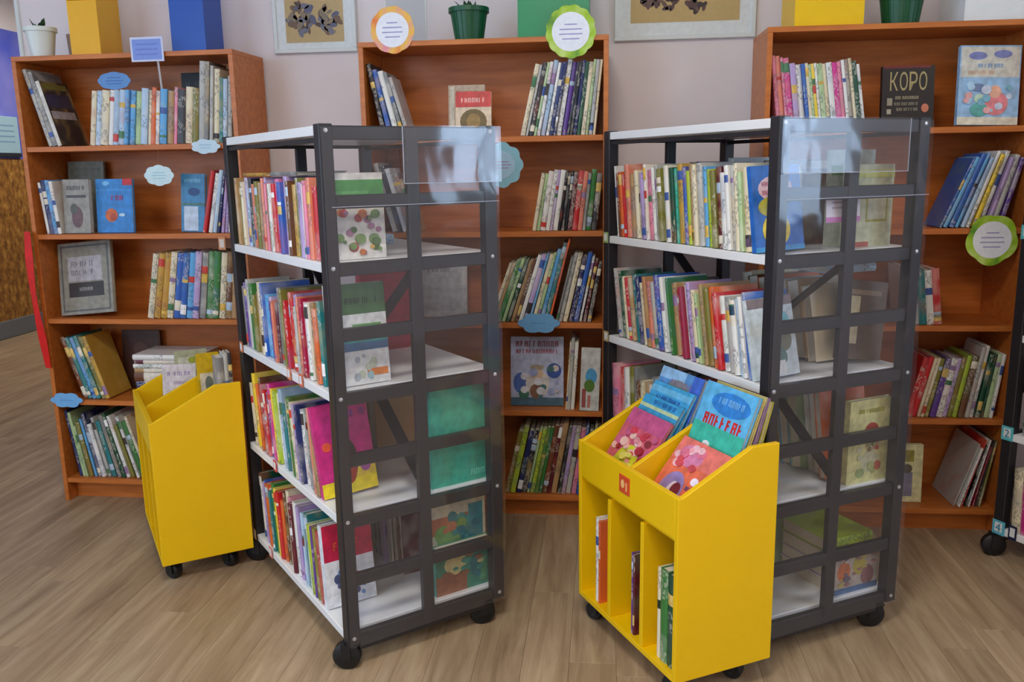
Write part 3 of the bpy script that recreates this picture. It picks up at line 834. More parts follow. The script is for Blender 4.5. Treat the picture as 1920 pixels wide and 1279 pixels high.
row(Lf, 0.440, 0.8745, S3, 'cream,gold,gold,cream,blue,blue,sky blue,lilac,grey,green,green,cream,brown,tan,dark green', (11, 6), (0.262, 0.270), place('L', 3), grp('L', 3), seed=31, even=True, band=1.0)
row(Lf, 0.045, 0.238, S4, 'brown,teal,sky blue,teal,olive,gold', -17, (0.265, 0.275), place('L', 4), grp('L', 4), seed=41, even=True, band=1.0)
face_book(Lf, 0.19, 0.21, S4, 0.17, 0.25, 0.02, 5, (64, 34, 24), [('e', 0.3, 0.55, 0.4, 0.25, (84, 54, 44))], 'dark brown book standing behind leaning teal volumes', grp('L', 4))
z = S4 + 0.0005
for i, (c, tt, w, dx, nm) in enumerate((('salmon', 0.026, 0.28, 0, 'pinkish book, lowest of the flat pile on fourth shelf'), ('orange', 0.018, 0.27, 0.01, 'orange book lying second from below in flat pile'), ('navy', 0.028, 0.275, 0.005, 'navy book lying in the middle of flat pile'),
                                        ('brown', 0.036, 0.28, 0.0, 'thick brown book lying in flat pile above navy one'), ('tan', 0.018, 0.27, 0.004, 'tan book lying under dark red one in flat pile'), ('white', 0.018, 0.285, 0.0, 'white book lying second from top of flat pile'),
                                        ('maroon', 0.016, 0.27, 0.006, 'maroon book lying between white ones in flat pile'), ('white', 0.022, 0.283, 0.001, 'white book lying on top of the flat pile'))):
    flat_book(Lf, 0.345 + dx, 0.04, z, w, 0.19, tt, c, nm, 0, grp('L', 4), c not in ('white',)); z += tt + 0.0005
row(Lf, 0.0195, 0.380, S5, 'navy,pale green,pale green,olive,sky blue,navy,white,pale grey,teal,grey,dark green,white,olive,white,green,cream', (-8, -16), (0.22, 0.29), place('L', 5), grp('L', 5), seed=51)

# middle bookcase
row(Cf, 0.0195, 0.176, S1, 'charcoal,blue,white,grey,pale grey', (-11, -16), (0.22, 0.28), place('C', 1), grp('C', 1), seed=61, hs=[0.27, 0.25, 0.245, 0.24, 0.225])
face_book(Cf, 0.296, 0.14, S1, 0.138, 0.195, 0.02, 6, (196, 176, 152), [('r', 0.04, 0.03, 0.12, 0.94, (222, 214, 196)), ('l', 0.22, 0.82, 0.6, 0.07, (170, 110, 100)), ('e', 0.2, 0.3, 0.3, 0.16, (130, 100, 84)), ('e', 0.2, 0.08, 0.3, 0.16, (130, 100, 84))],
          'cream and brown book standing cover-out behind red-topped one', grp('C', 1))
face_book(Cf, 0.334, 0.075, S1, 0.132, 0.165, 0.02, 6, (224, 204, 176), [('r', 0, 0.66, 1, 0.34, (206, 66, 62)), ('l', 0.16, 0.76, 0.7, 0.1, (240, 190, 180)), ('e', 0.12, 0.06, 0.76, 0.56, (112, 92, 48)), ('e', 0.3, 0.18, 0.4, 0.34, (150, 120, 64))],
          'cream book with red title band and wreath picture, cover-out', grp('C', 1))
row(Cf, 0.578, 0.8745, S1, 'cream,pale grey,charcoal,pale green,white,pale blue,white,navy,navy,white,purple,charcoal,black,navy,dark green,cream,pale green,pale grey,cream', (13, 6), (0.25, 0.265), place('C', 1), grp('C', 1), seed=62)
row(Cf, 0.617, 0.8745, S2, 'cream,pale green,white,white,lilac,white,black,charcoal,black,maroon,red,salmon,grey,green,charcoal', (10, 6), (0.205, 0.222), place('C', 2), grp('C', 2), seed=63)
row(Cf, 0.025, 0.190, S2, 'pale grey,charcoal,white,grey,tan', -15, (0.2, 0.26), place('C', 2), grp('C', 2), seed=64, hs=[0.26, 0.25, 0.24, 0.22, 0.2])
row(Cf, 0.45, 0.8745, S3, 'cream,tan,green,pale green,dark green,tan,brown,white,lilac,sky blue,cream,pale green,sky blue,teal,orange,grey,pale grey,cream,navy,blue,white,maroon,charcoal', (20, 11), (0.24, 0.275), place('C', 3), grp('C', 3), seed=65,
    hs=[0.235, 0.235, 0.245, 0.25, 0.245, 0.24, 0.245, 0.26, 0.262, 0.268, 0.262, 0.268, 0.28, 0.305, 0.322, 0.25, 0.265, 0.262, 0.25, 0.262, 0.25, 0.235, 0.22])
face_book(Cf, 0.16, 0.12, S3, 0.19, 0.25, 0.02, 6, (196, 192, 186), [('r', 0.1, 0.1, 0.8, 0.8, (180, 176, 172)), ('l', 0.2, 0.7, 0.6, 0.08, (120, 116, 116))], 'pale grey book standing cover-out on third shelf', grp('C', 3))
face_book(Cf, 0.522, 0.07, S4, 0.205, 0.268, 0.018, 7, (172, 178, 204), [('r', 0, 0, 1, 0.12, (60, 96, 116)), ('e', 0.05, 0.18, 0.25, 0.3, (70, 100, 170)), ('e', 0.68, 0.4, 0.28, 0.22, (40, 76, 150)), ('e', 0.28, 0.12, 0.46, 0.4, (200, 196, 190)), ('e', 0.36, 0.1, 0.26, 0.22, (120, 84, 62)), ('e', 0.38, 0.38, 0.24, 0.18, (206, 176, 148)), ('e', 0.36, 0.52, 0.28, 0.08, (160, 150, 130)), ('l', 0.1, 0.86, 0.82, 0.08, (120, 50, 74)), ('l', 0.1, 0.76, 0.82, 0.06, (150, 70, 84)), ('e', 0.15, 0.1, 0.2, 0.14, (50, 110, 90))] + floral(26, 12, 0.03, 0.1, 0.92, 0.5, [(206, 206, 214), (150, 160, 200), (60, 110, 110), (190, 180, 176)]),
          'blue-white children\'s book with maroon title standing cover-out', grp('C', 4))
row(Cf, 0.736, 0.788, S4, 'cream,pale grey,white', 4, (0.25, 0.28), place('C', 4), grp('C', 4), seed=67)
face_book(Cf, 0.790, 0.006, S4, 0.072, 0.24, 0.016, 4, (196, 198, 194), [('e', 0.25, 0.42, 0.6, 0.26, (70, 150, 200)), ('e', 0.2, 0.3, 0.55, 0.2, (80, 120, 40)), ('r', 0.1, 0.05, 0.2, 0.3, (150, 70, 70)), ('r', 0.4, 0.05, 0.15, 0.2, (190, 120, 110))],
          'narrow white book with blue and green blobs standing cover-out', grp('C', 4), roll=2)
row(Cf, 0.497, 0.8745, S5, 'olive,lime,navy,charcoal,pale green,lime,green,green,brown,maroon,tan,charcoal,lilac,pale grey,pink,blue,dark green,olive,cream', (13, 8), (0.25, 0.29), place('C', 5), grp('C', 5), seed=68)

# right bookcase
row(Rf, 0.0195, 0.345, S1, 'pink,salmon,pink,magenta,lilac,white,blue,cream,pale green,yellow,white,pale green,cream,white,magenta,pink,white,pale grey,cream,dark green,white', (-7, -9), (0.215, 0.235), place('R', 1), grp('R', 1), seed=71,
    hs=[0.25, 0.248, 0.243, 0.24, 0.222, 0.218, 0.22, 0.222, 0.218, 0.22, 0.222, 0.22, 0.219, 0.222, 0.222, 0.224, 0.23, 0.232, 0.235, 0.225, 0.215])
face_book(Rf, 0.405, 0.06, S1, 0.172, 0.208, 0.022, 6, (34, 26, 24), [('r', 0.02, 0.96, 0.9, 0.04, (110, 30, 32)), ('t', '\u041a\u041e\u0420\u041e', 0.15, 0.60, 0.74, 0.30, (176, 160, 110)), ('l', 0.26, 0.46, 0.5, 0.05, (150, 140, 110)), ('l', 0.24, 0.36, 0.46, 0.05, (128, 120, 100)), ('l', 0.24, 0.27, 0.46, 0.05, (128, 120, 100)), ('r', 0.1, 0.36, 0.1, 0.12, (150, 140, 120)), ('r', 0.1, 0.22, 0.08, 0.08, (170, 160, 140)), ('e', 0.76, 0.24, 0.14, 0.14, (200, 120, 90))],
          'black book with large gold lettering standing cover-out', grp('R', 1))
face_book(Rf, 0.652, 0.055, S1, 0.197, 0.265, 0.022, 7, (150, 190, 226), [('r', 0, 0, 1, 0.1, (220, 216, 196)), ('r', 0.02, 0.60, 0.96, 0.38, (206, 206, 196)), ('e', 0.14, 0.82, 0.3, 0.1, (120, 130, 190)), ('e', 0.55, 0.84, 0.3, 0.1, (120, 130, 190)), ('l', 0.3, 0.72, 0.42, 0.05, (110, 150, 190)), ('l', 0.1, 0.64, 0.5, 0.04, (206, 170, 140)), ('e', 0.42, 0.12, 0.4, 0.3, (222, 130, 136)), ('e', 0.5, 0.34, 0.2, 0.16, (232, 176, 150)), ('e', 0.2, 0.1, 0.3, 0.18, (90, 166, 160)), ('e', 0.2, 0.42, 0.24, 0.1, (110, 130, 170)), ('e', 0.3, 0.3, 0.16, 0.1, (150, 170, 220))] + floral(25, 14, 0.04, 0.12, 0.9, 0.44, [(170, 206, 230), (120, 176, 196), (190, 216, 190), (226, 170, 170), (206, 216, 236)]),
          'pale blue picture book with pink figure standing cover-out', grp('R', 1), roll=1.5)
row(Rf, 0.610, 0.8745, S2, 'blue,sky blue,blue,sky blue,pale blue,white,yellow,white,lilac,pale grey,purple', (22, 14), (0.24, 0.275), place('R', 2), grp('R', 2), seed=72)
row(Rf, 0.500, 0.648, S3, 'white,pale grey,teal,white,red', -7, (0.19, 0.225), place('R', 3), grp('R', 3), seed=73)
row(Rf, 0.545, 0.8745, S4, 'red,red,cream,cream,olive,purple,white,lilac,olive,lime,brown,pale grey,white,dark green,dark green,pale green,white', (13, 7), (0.22, 0.235), place('R', 4), grp('R', 4), seed=74,
    hs=[0.225, 0.225, 0.222, 0.222, 0.22, 0.222, 0.22, 0.22, 0.225, 0.23, 0.228, 0.262, 0.265, 0.235, 0.235, 0.235, 0.235])
face_book(Rf, 0.545, 0.06, S5, 0.092, 0.22, 0.022, 4, (214, 210, 160), [('r', 0.1, 0.1, 0.52, 0.42, (130, 126, 150)), ('r', 0.15, 0.7, 0.5, 0.2, (150, 140, 60)), ('e', 0.2, 0.5, 0.4, 0.16, (90, 84, 70))], 'cream book with grey picture standing cover-out on bottom shelf', grp('R', 5))
row(Rf, 0.740, 0.8745, S5, 'pale grey,white,red,black,white,crimson,charcoal,olive', (17, 9), (0.23, 0.27), place('R', 5), grp('R', 5), seed=76, dr=(0.2, 0.21))

# ------------------------------------------------------------------ books on the trolleys
t1, t2, t3 = TF['t1L'], TF['t2L'], TF['t3L']
TP = {'t1': 'turquoise-folder trolley', 't2': 'trolley behind red-labelled bin', 't3': 'numbered-card trolley'}
TN = ('', 'top', 'second', 'third', 'bottom')
def tplace(k, n): return '%s tier, %s' % (TN[n], TP[k])
def tgrp(k, n): return 'books on the %s' % tplace(k, n)
kw = dict(dr=(0.14, 0.18), off=(0.006, 0.02), dmax=0.22, name='picture_book')
row(t1, 0.038, 0.760, TZ[1], 'lime,tan,olive,cream,lilac,pale blue,charcoal,salmon,orange,olive,tan,grey,salmon,lilac,pink,olive,white,red,magenta,blue,lilac,cream,brown,gold,olive,lilac,white,pink,salmon,red', -2, (0.19, 0.215), tplace('t1', 1), tgrp('t1', 1), seed=81, **kw)
row(t1, 0.038, 0.758, TZ[2], 'grey,purple,pale grey,green,olive,tan,cream,blue,sky blue,lilac,purple,salmon,maroon,grey,olive,red,red,red,red,lilac,pale grey,salmon,crimson,pink,white,tan,orange,teal', -5, (0.18, 0.23), tplace('t1', 2), tgrp('t1', 2), seed=82, **kw)
row(t1, 0.04, 0.680, TZ[3], 'cream,yellow,tan,orange,brown,crimson,red,purple,magenta,yellow,lime,white,pale blue,teal,white,green,cream,lilac,navy,white,pale grey,grey,salmon,tan', -8, (0.2, 0.25), tplace('t1', 3), tgrp('t1', 3), seed=83, **kw)
row(t1, 0.04, 0.655, TZ[4], 'dark green,white,lilac,blue,orange,white,teal,green,yellow,red,orange,brown,cream,pink,maroon,white,lilac,blue,pale blue,teal,white,lime,purple,olive,crimson', -6, (0.2, 0.25), tplace('t1', 4), tgrp('t1', 4), seed=84, **kw)
# cover-out books at the near ends (faces to the end panel)
face_book(E1, 0.03, 0.065, TZ[1], 0.165, 0.222, 0.022, 2, (226, 224, 218), [('r', 0, 0.72, 1, 0.20, (74, 150, 70)), ('r', 0.05, 0.76, 0.7, 0.03, (100, 170, 96))] + floral(5, 26, 0.1, 0.04, 0.86, 0.56, FL),
          'white picture book with green title band and orange flowers, facing trolley end', tgrp('t1', 1))
face_book(E1, 0.025, 0.062, TZ[2], 0.165, 0.272, 0.022, 5, (226, 228, 228), [('r', 0, 0.7, 1, 0.3, (70, 112, 62)), ('l', 0.3, 0.8, 0.6, 0.06, (40, 66, 40)), ('r', 0, 0.42, 1, 0.1, (60, 150, 150)), ('r', 0.4, 0.53, 0.5, 0.07, (110, 170, 100)), ('r', 0, 0.34, 1, 0.08, (70, 110, 150)), ('r', 0.6, 0.08, 0.36, 0.07, (222, 130, 60))] + floral(9, 8, 0.3, 0.03, 0.5, 0.3, [(170, 180, 190), (150, 190, 200), (190, 200, 180)]),
          'white book with green top and blue band facing trolley end', tgrp('t1', 2))
face_book(E1, 0.012, 0.150, TZ[3], 0.165, 0.262, 0.022, 8, (204, 44, 132), [('r', 0, 0, 1, 0.16, (240, 216, 40)), ('r', 0.55, 0.16, 0.45, 0.2, (232, 200, 70)), ('e', 0.28, 0.12, 0.42, 0.5, (56, 46, 40)), ('e', 0.36, 0.1, 0.3, 0.36, (170, 56, 36)), ('e', 0.3, 0.56, 0.28, 0.22, (120, 100, 180)), ('e', 0.72, 0.2, 0.2, 0.16, (170, 90, 160)), ('e', 0.1, 0.5, 0.16, 0.1, (226, 90, 60)), ('l', 0.55, 0.82, 0.4, 0.08, (150, 60, 150))],
          'magenta and yellow picture book facing the trolley end', tgrp('t1', 3), roll=-3)
face_book(E1, 0.010, 0.165, TZ[4], 0.15, 0.245, 0.03, 6, (224, 228, 236), [('r', 0, 0.56, 1, 0.44, (196, 30, 72)), ('l', 0.2, 0.68, 0.7, 0.1, (226, 90, 60))] + floral(14, 14, 0.1, 0.04, 0.8, 0.48, [(70, 80, 120), (200, 80, 60), (100, 140, 190), (60, 60, 80)]),
          'crimson-topped white book with speckled picture facing trolley end', tgrp('t1', 4))
# opposite side of the first trolley
face_book(E1, 0.300, 0.055, TZ[3], 0.196, 0.292, 0.05, 0, (52, 170, 146), [('l', 0.66, 0.06, 0.26, 0.06, (120, 210, 190)), ('r', 0.03, 0.48, 0.94, 0.008, (44, 150, 130))], 'turquoise folder standing against the trolley end', tgrp('t1', 3))
face_book(E1, 0.302, 0.110, TZ[3], 0.19, 0.305, 0.02, 0, (180, 60, 52), [('r', 0.1, 0.9, 0.8, 0.05, (220, 150, 120))], 'red book standing behind the turquoise folder', tgrp('t1', 3))
face_book(E1, 0.302, 0.055, TZ[4], 0.190, 0.150, 0.025, 0, (64, 140, 120), [('r', 0, 0, 0.55, 0.4, (150, 100, 80)), ('e', 0.15, 0.4, 0.4, 0.4, (206, 200, 150)), ('e', 0.6, 0.2, 0.3, 0.5, (50, 120, 130)), ('r', 0.8, 0.1, 0.1, 0.5, (90, 160, 120))] + floral(33, 12, 0.05, 0.1, 0.9, 0.8, [(70, 150, 140), (196, 190, 140), (140, 100, 80), (50, 110, 120)]), 'small teal picture book low against the trolley end', tgrp('t1', 4))
face_book(E1, 0.300, 0.090, TZ[4], 0.195, 0.265, 0.025, 0, (210, 206, 186), [('r', 0.05, 0.66, 0.9, 0.2, (180, 110, 80)), ('e', 0.3, 0.55, 0.5, 0.3, (60, 150, 150)), ('r', 0.7, 0.5, 0.25, 0.45, (50, 150, 170)), ('e', 0.1, 0.56, 0.3, 0.2, (120, 170, 90))] + floral(34, 14, 0.08, 0.5, 0.86, 0.42, [(70, 160, 160), (200, 130, 90), (120, 170, 100), (50, 130, 150), (214, 200, 160)]), 'taller cream and teal picture book behind small teal one', tgrp('t1', 4))
face_book(E1, 0.300, 0.122, TZ[4], 0.195, 0.300, 0.022, 0, (120, 52, 52), [('r', 0.1, 0.9, 0.8, 0.05, (170, 90, 80))], 'maroon book behind cream picture book on bottom tier', tgrp('t1', 4))
row(TF['t1R'], 0.24, 0.50, TZ[4], 'maroon,maroon,white,purple,lilac,grey,charcoal,pale grey', 3, (0.24, 0.28), 'bottom tier, far side of turquoise-folder trolley', tgrp('t1', 4), seed=85, dr=(0.20, 0.215), off=(0.01, 0.02), name='picture_book')
row(TF['t1R'], 0.42, 0.78, TZ[3], 'tan,cream,brown,grey,charcoal,grey,tan,olive', 4, (0.22, 0.26), 'third tier, far side of turquoise-folder trolley', tgrp('t1', 3), seed=86, dr=(0.18, 0.2), off=(0.01, 0.02), name='picture_book')
face_book(E1, 0.275, 0.450, TZ[2], 0.17, 0.285, 0.03, 0, (170, 40, 56), [('r', 0.04, 0.9, 0.2, 0.06, (220, 200, 180))], 'red book standing deep inside the second tier', tgrp('t1', 2))
face_book(E1, 0.350, 0.52, TZ[2], 0.14, 0.27, 0.03, 0, (196, 192, 190), [('r', 0.86, 0, 0.04, 1, (150, 146, 146))], 'pale grey book standing deep inside the second tier', tgrp('t1', 2))
flat_book(E1, 0.20, 0.45, TZ[1] + 0.0006, 0.20, 0.26, 0.03, 'pale blue', 'pale blue book lying flat deep inside the top tier', 0, tgrp('t1', 1), False)
flat_book(t1, 0.13, 0.02, TZ[1] + 0.2165, 0.24, 0.16, 0.010, 'gold', 'gold book lying flat across the top row of spines', -1, tgrp('t1', 1), False)
flat_book(t1, 0.40, 0.02, TZ[1] + 0.2165, 0.20, 0.15, 0.012, 'grey', 'grey book lying flat across the top row of spines', 2, tgrp('t1', 1), False)

row(t2, 0.040, 0.752, TZ[1], 'white,brown,orange,red,salmon,tan,cream,cream,lilac,white,pink,white,pale grey,olive,pale green,white,dark green,turquoise,gold,blue,lime,tan,cream,pale grey,sky blue,lime,olive,maroon,white,white,pale grey,cream,pale green,cream', -7, (0.20, 0.235), tplace('t2', 1), tgrp('t2', 1), seed=91, **kw)
row(t2, 0.040, 0.775, TZ[2], 'pale grey,dark green,cream,red,tan,teal,navy,cream,tan,salmon,pale grey,blue,white,teal,green,tan,red,crimson,white,lilac,cream,pale green,tan,olive,orange,red,white,pale grey,white,pale blue,white,blue', -11, (0.20, 0.235), tplace('t2', 2), tgrp('t2', 2), seed=92, **kw)
row(t2, 0.040, 0.50, TZ[3], 'pink,red,white,olive,grey,brown,cream,tan,white,pale blue,grey,teal,cream,red,lilac,white', -3, (0.2, 0.25), tplace('t2', 3), tgrp('t2', 3), seed=93, **kw)
face_book(E2, 0.006, 0.075, TZ[1], 0.158, 0.222, 0.016, 7, (40, 104, 190), [('e', 0.12, 0.58, 0.7, 0.3, (226, 190, 196)), ('l', 0.2, 0.76, 0.5, 0.05, (176, 80, 100)), ('l', 0.2, 0.66, 0.5, 0.05, (176, 80, 100)), ('e', 0.1, 0.4, 0.6, 0.24, (190, 180, 60)), ('e', 0.3, 0.36, 0.36, 0.2, (130, 110, 60)), ('e', 0.16, 0.05, 0.56, 0.4, (238, 206, 40)), ('e', 0.3, 0.1, 0.26, 0.26, (236, 170, 30)), ('r', 0, 0, 1, 0.06, (60, 150, 210))],
          'blue picture book with yellow character shape facing the trolley end', tgrp('t2', 1), roll=-2)
face_book(E2, 0.010, 0.060, TZ[2], 0.148, 0.215, 0.016, 11, (206, 216, 218), [('r', 0, 0.88, 1, 0.12, (120, 100, 96)), ('e', 0.3, 0.5, 0.6, 0.34, (120, 196, 206)), ('e', 0.5, 0.3, 0.4, 0.3, (120, 116, 80)), ('e', 0.36, 0.12, 0.4, 0.24, (90, 120, 110)), ('r', 0.2, 0.02, 0.5, 0.18, (228, 230, 228))],
          'white and aqua picture book facing the trolley end', tgrp('t2', 2), roll=-3)
face_book(E2, 0.312, 0.085, TZ[1], 0.165, 0.222, 0.02, 0, (204, 206, 168), [('r', 0, 0, 0.2, 1, (196, 170, 60)), ('r', 0, 0.5, 0.2, 0.4, (110, 150, 70)), ('r', 0.42, 0.30, 0.46, 0.42, (176, 168, 70)), ('r', 0.45, 0.33, 0.40, 0.36, (206, 206, 176)), ('r', 0, 0, 0.5, 0.06, (180, 90, 70)), ('r', 0.22, 0.84, 0.78, 0.1, (210, 212, 120))],
          'cream-green book with framed square facing the trolley end', tgrp('t2', 1))
face_book(E2, 0.30, 0.135, TZ[1], 0.155, 0.262, 0.02, 0, (200, 210, 190), [('r', 0, 0.74, 1, 0.1, (110, 170, 80))], 'pale book with green stripe behind the framed-square one', tgrp('t2', 1))
paper = obj('paper_sheet', MB().box(0, 0, 0, 0.115, 0.001, 0.085).mesh('paper_sheet'), M['card'], None, (232, 226, 236))
paper.matrix_world = E2 @ T((0.19, 0.030, TZ[1] + 0.075)) @ RX(-0.05)
for i in range(3):
    obj('text_line', MB().box(0.02, -0.0006, 0.035 + 0.014 * i, 0.095, 0.0002, 0.040 + 0.014 * i).mesh('text_line'), M['card'], paper, (190, 170, 190))
obj('pink_strip', MB().box(0, -0.0006, 0, 0.115, 0.0002, 0.014).mesh('pink_strip'), M['card'], paper, (206, 130, 196))
tag(paper, 'white paper notice with pink edge fixed inside the trolley end rails', 'paper')
row(TF['t2R'], 0.22, 0.78, TZ[1], 'brown,tan,cream,maroon,pale grey,charcoal,purple,white,olive,grey,brown,salmon,white,navy', 2, (0.2, 0.25), 'top tier, far side of bin-side trolley', tgrp('t2', 1), seed=95, dr=(0.18, 0.21), off=(0.01, 0.02), name='picture_book')
face_book(E2, 0.335, 0.10, TZ[2], 0.15, 0.225, 0.03, 4, (98, 78, 60), [('r', 0.04, 0.2, 0.3, 0.6, (206, 190, 150)), ('r', 0.05, 0.82, 0.8, 0.06, (150, 126, 100))], 'brown book with cream panel facing the trolley end', tgrp('t2', 2), roll=8)
row(TF['t2R'], 0.15, 0.50, TZ[2], 'cream,tan,white,pale grey,orange,brown,cream', 12, (0.22, 0.25), 'second tier, far side of bin-side trolley', tgrp('t2', 2), seed=96, dr=(0.19, 0.21), off=(0.01, 0.02), name='picture_book')
flat_book(E2, 0.30, 0.12, TZ[2] + 0.262, 0.17, 0.2, 0.022, 'pale blue', 'pale blue book lying flat over the brown book', 0, tgrp('t2', 2), False)
flat_book(E2, 0.30, 0.12, TZ[2] + 0.2845, 0.17, 0.2, 0.018, 'white', 'white book lying flat over the pale blue one', 2, tgrp('t2', 2), False)
face_book(E2, 0.335, 0.050, TZ[3], 0.160, 0.245, 0.02, 0, (216, 212, 150), [('e', 0.36, 0.5, 0.34, 0.22, (176, 66, 56)), ('e', 0.40, 0.38, 0.3, 0.14, (206, 160, 130)), ('e', 0.3, 0.12, 0.44, 0.26, (196, 196, 160)), ('e', 0.2, 0.06, 0.2, 0.12, (160, 176, 120)), ('l', 0.2, 0.84, 0.6, 0.05, (170, 170, 90))] + floral(32, 12, 0.2, 0.05, 0.6, 0.5, [(190, 110, 90), (206, 206, 170), (170, 176, 120), (150, 120, 90)]), 'pale yellow picture book with red figure facing the trolley end', tgrp('t2', 3))
row(TF['t2R'], 0.10, 0.40, TZ[3], 'orange,pale grey,white,pale green,sky blue,cream,brown', 10, (0.26, 0.29), 'third tier, far side of bin-side trolley', tgrp('t2', 3), seed=97, dr=(0.15, 0.18), off=(0.02, 0.03), name='picture_book')
face_book(E2, 0.315, 0.050, TZ[4], 0.165, 0.125, 0.02, 0, (190, 180, 170), [('e', 0.05, 0.3, 0.3, 0.5, (206, 120, 80)), ('e', 0.4, 0.4, 0.3, 0.5, (190, 176, 90)), ('e', 0.6, 0.1, 0.3, 0.5, (150, 110, 110)), ('r', 0, 0, 1, 0.14, (90, 120, 160))] + floral(31, 18, 0.02, 0.16, 0.94, 0.8, [(206, 130, 90), (196, 180, 110), (170, 130, 130), (214, 206, 200), (120, 110, 130)]), 'small floral book low against the trolley end', tgrp('t2', 4))
z = TZ[4] + 0.13
for c, nm in (('white', 'white book, lowest of the flat pile behind floral book'), ('lilac', 'lilac book lying on white one in flat pile'), ('pale grey', 'pale grey book lying near the top of flat pile'), ('lime', 'lime green book lying on top of the flat pile, bottom tier')):
    flat_book(E2, 0.31, 0.075, z if False else TZ[4] + {'white': 0.0004, 'lilac': 0.0414, 'pale grey': 0.0824, 'lime': 0.1234}[c], 0.17, 0.2, 0.04, c, nm, 0, tgrp('t2', 4), False)
row(TF['t2R'], 0.30, 0.37, TZ[4], 'pale green,green', 6, (0.22, 0.24), 'bottom tier, far side of bin-side trolley', tgrp('t2', 4), seed=98, dr=(0.19, 0.2), off=(0.01, 0.02), name='picture_book')

row(t3, 0.050, 0.40, TZ[4], 'cream,magenta,magenta,lilac,tan,grey,brown,teal,white,green', -2, (0.2, 0.24), tplace('t3', 4), tgrp('t3', 4), seed=99, **kw)
row(t3, 0.050, 0.40, TZ[3], 'pale grey,pale blue,sky blue,blue,white,cream,grey', -2, (0.24, 0.26), tplace('t3', 3), tgrp('t3', 3), seed=100, **kw)
row(t3, 0.050, 0.40, TZ[2], 'tan,white,olive,grey,red,cream', -2, (0.2, 0.24), tplace('t3', 2), tgrp('t3', 2), seed=101, **kw)
row(t3, 0.050, 0.40, TZ[1], 'charcoal,grey,olive,green,cream', -2, (0.2, 0.24), tplace('t3', 1), tgrp('t3', 1), seed=102, **kw)

# ------------------------------------------------------------------ books in the bins
FZ = 0.4565
# frame: x from the far end to the near side panel, y inward
g2 = 'books in the red-labelled bin'
LQ = dict(group=g2)
face_book(B2, 0.035, 0.030, FZ, 0.20, 0.235, 0.010, 36, (206, 96, 120), [('r', 0, 0.78, 1, 0.22, (196, 90, 140)), ('e', 0.22, 0.08, 0.55, 0.48, (206, 210, 50)), ('e', 0.36, 0.16, 0.28, 0.26, (176, 190, 60)), ('e', 0.06, 0.5, 0.16, 0.1, (230, 170, 160)), ('e', 0.74, 0.34, 0.2, 0.14, (176, 50, 60)), ('e', 0.7, 0.6, 0.16, 0.1, (150, 60, 70)), ('e', 0.3, 0.62, 0.14, 0.09, (232, 200, 190)), ('e', 0.5, 0.56, 0.12, 0.1, (240, 226, 226))] + floral(21, 26, 0.0, 0.28, 0.98, 0.5, [(206, 70, 90), (226, 150, 160), (170, 50, 60), (236, 190, 180), (190, 90, 130)]) + floral(22, 10, 0.22, 0.06, 0.5, 0.42, [(216, 216, 60), (190, 200, 70), (226, 220, 110)]),
          'pink picture book with yellow-green shape lying back in the bin', **LQ)
face_book(B2, 0.035, 0.061, FZ, 0.195, 0.270, 0.012, 33, (64, 160, 214), [('r', 0, 0, 1, 0.5, (170, 190, 160)), ('r', 0, 0.86, 1, 0.04, (190, 210, 170)), ('l', 0.3, 0.92, 0.6, 0.05, (40, 100, 170))], 'blue book lying back behind the pink picture book', **LQ)
face_book(B2, 0.030, 0.098, FZ, 0.20, 0.300, 0.012, 29, (70, 166, 222), [('r', 0, 0.9, 1, 0.06, (110, 190, 236)), ('l', 0.2, 0.83, 0.6, 0.05, (40, 90, 170))], 'sky blue book lying back in the middle of the bin', **LQ)
face_book(B2, 0.022, 0.142, FZ, 0.21, 0.330, 0.014, 24, (92, 150, 214), [('r', 0.0, 0.9, 0.6, 0.1, (150, 196, 240)), ('e', 0.2, 0.62, 0.6, 0.3, (120, 140, 130)), ('l', 0.3, 0.86, 0.5, 0.05, (140, 120, 150)), ('r', 0.78, 0.6, 0.22, 0.4, (70, 110, 210))], 'tall blue book with grey picture at the bin back', **LQ)
face_book(B2, 0.026, 0.177, FZ, 0.205, 0.310, 0.014, 21, (70, 110, 160), [], 'dull blue book behind the tall blue one in bin', **LQ)
face_book(B2, 0.290, 0.030, FZ, 0.205, 0.225, 0.010, 40, (226, 112, 84), [('r', 0, 0.7, 1, 0.3, (226, 120, 110)), ('e', 0.1, 0.66, 0.5, 0.28, (214, 130, 170)), ('e', 0.12, 0.08, 0.46, 0.5, (150, 130, 190)), ('e', 0.28, 0.06, 0.2, 0.4, (226, 216, 230)), ('e', 0.36, 0.28, 0.18, 0.18, (120, 40, 60)), ('e', 0.62, 0.5, 0.14, 0.1, (236, 226, 240)), ('l', 0.6, 0.42, 0.34, 0.05, (130, 90, 130)), ('e', 0.6, 0.1, 0.3, 0.24, (228, 150, 140))] + floral(23, 14, 0.02, 0.6, 0.6, 0.36, [(226, 120, 150), (236, 160, 170), (240, 190, 200), (206, 80, 90)]) + floral(24, 8, 0.5, 0.06, 0.45, 0.3, [(232, 160, 150), (236, 140, 110), (210, 150, 190)]),
          'orange-pink picture book with lilac figure lying back in bin', **LQ)
face_book(B2, 0.288, 0.118, FZ, 0.212, 0.345, 0.012, 22, (96, 182, 232), [('r', 0, 0.44, 1, 0.24, (64, 186, 164)), ('r', 0, 0.2, 1, 0.24, (70, 176, 190)), ('e', 0.2, 0.78, 0.75, 0.18, (52, 132, 214)), ('l', 0.05, 0.68, 0.9, 0.085, (206, 46, 44)), ('l', 0.34, 0.86, 0.5, 0.05, (120, 180, 230)), ('e', 0.3, 0.5, 0.14, 0.06, (226, 236, 240))],
          'light blue book with large red lettering lying back in bin', **LQ)
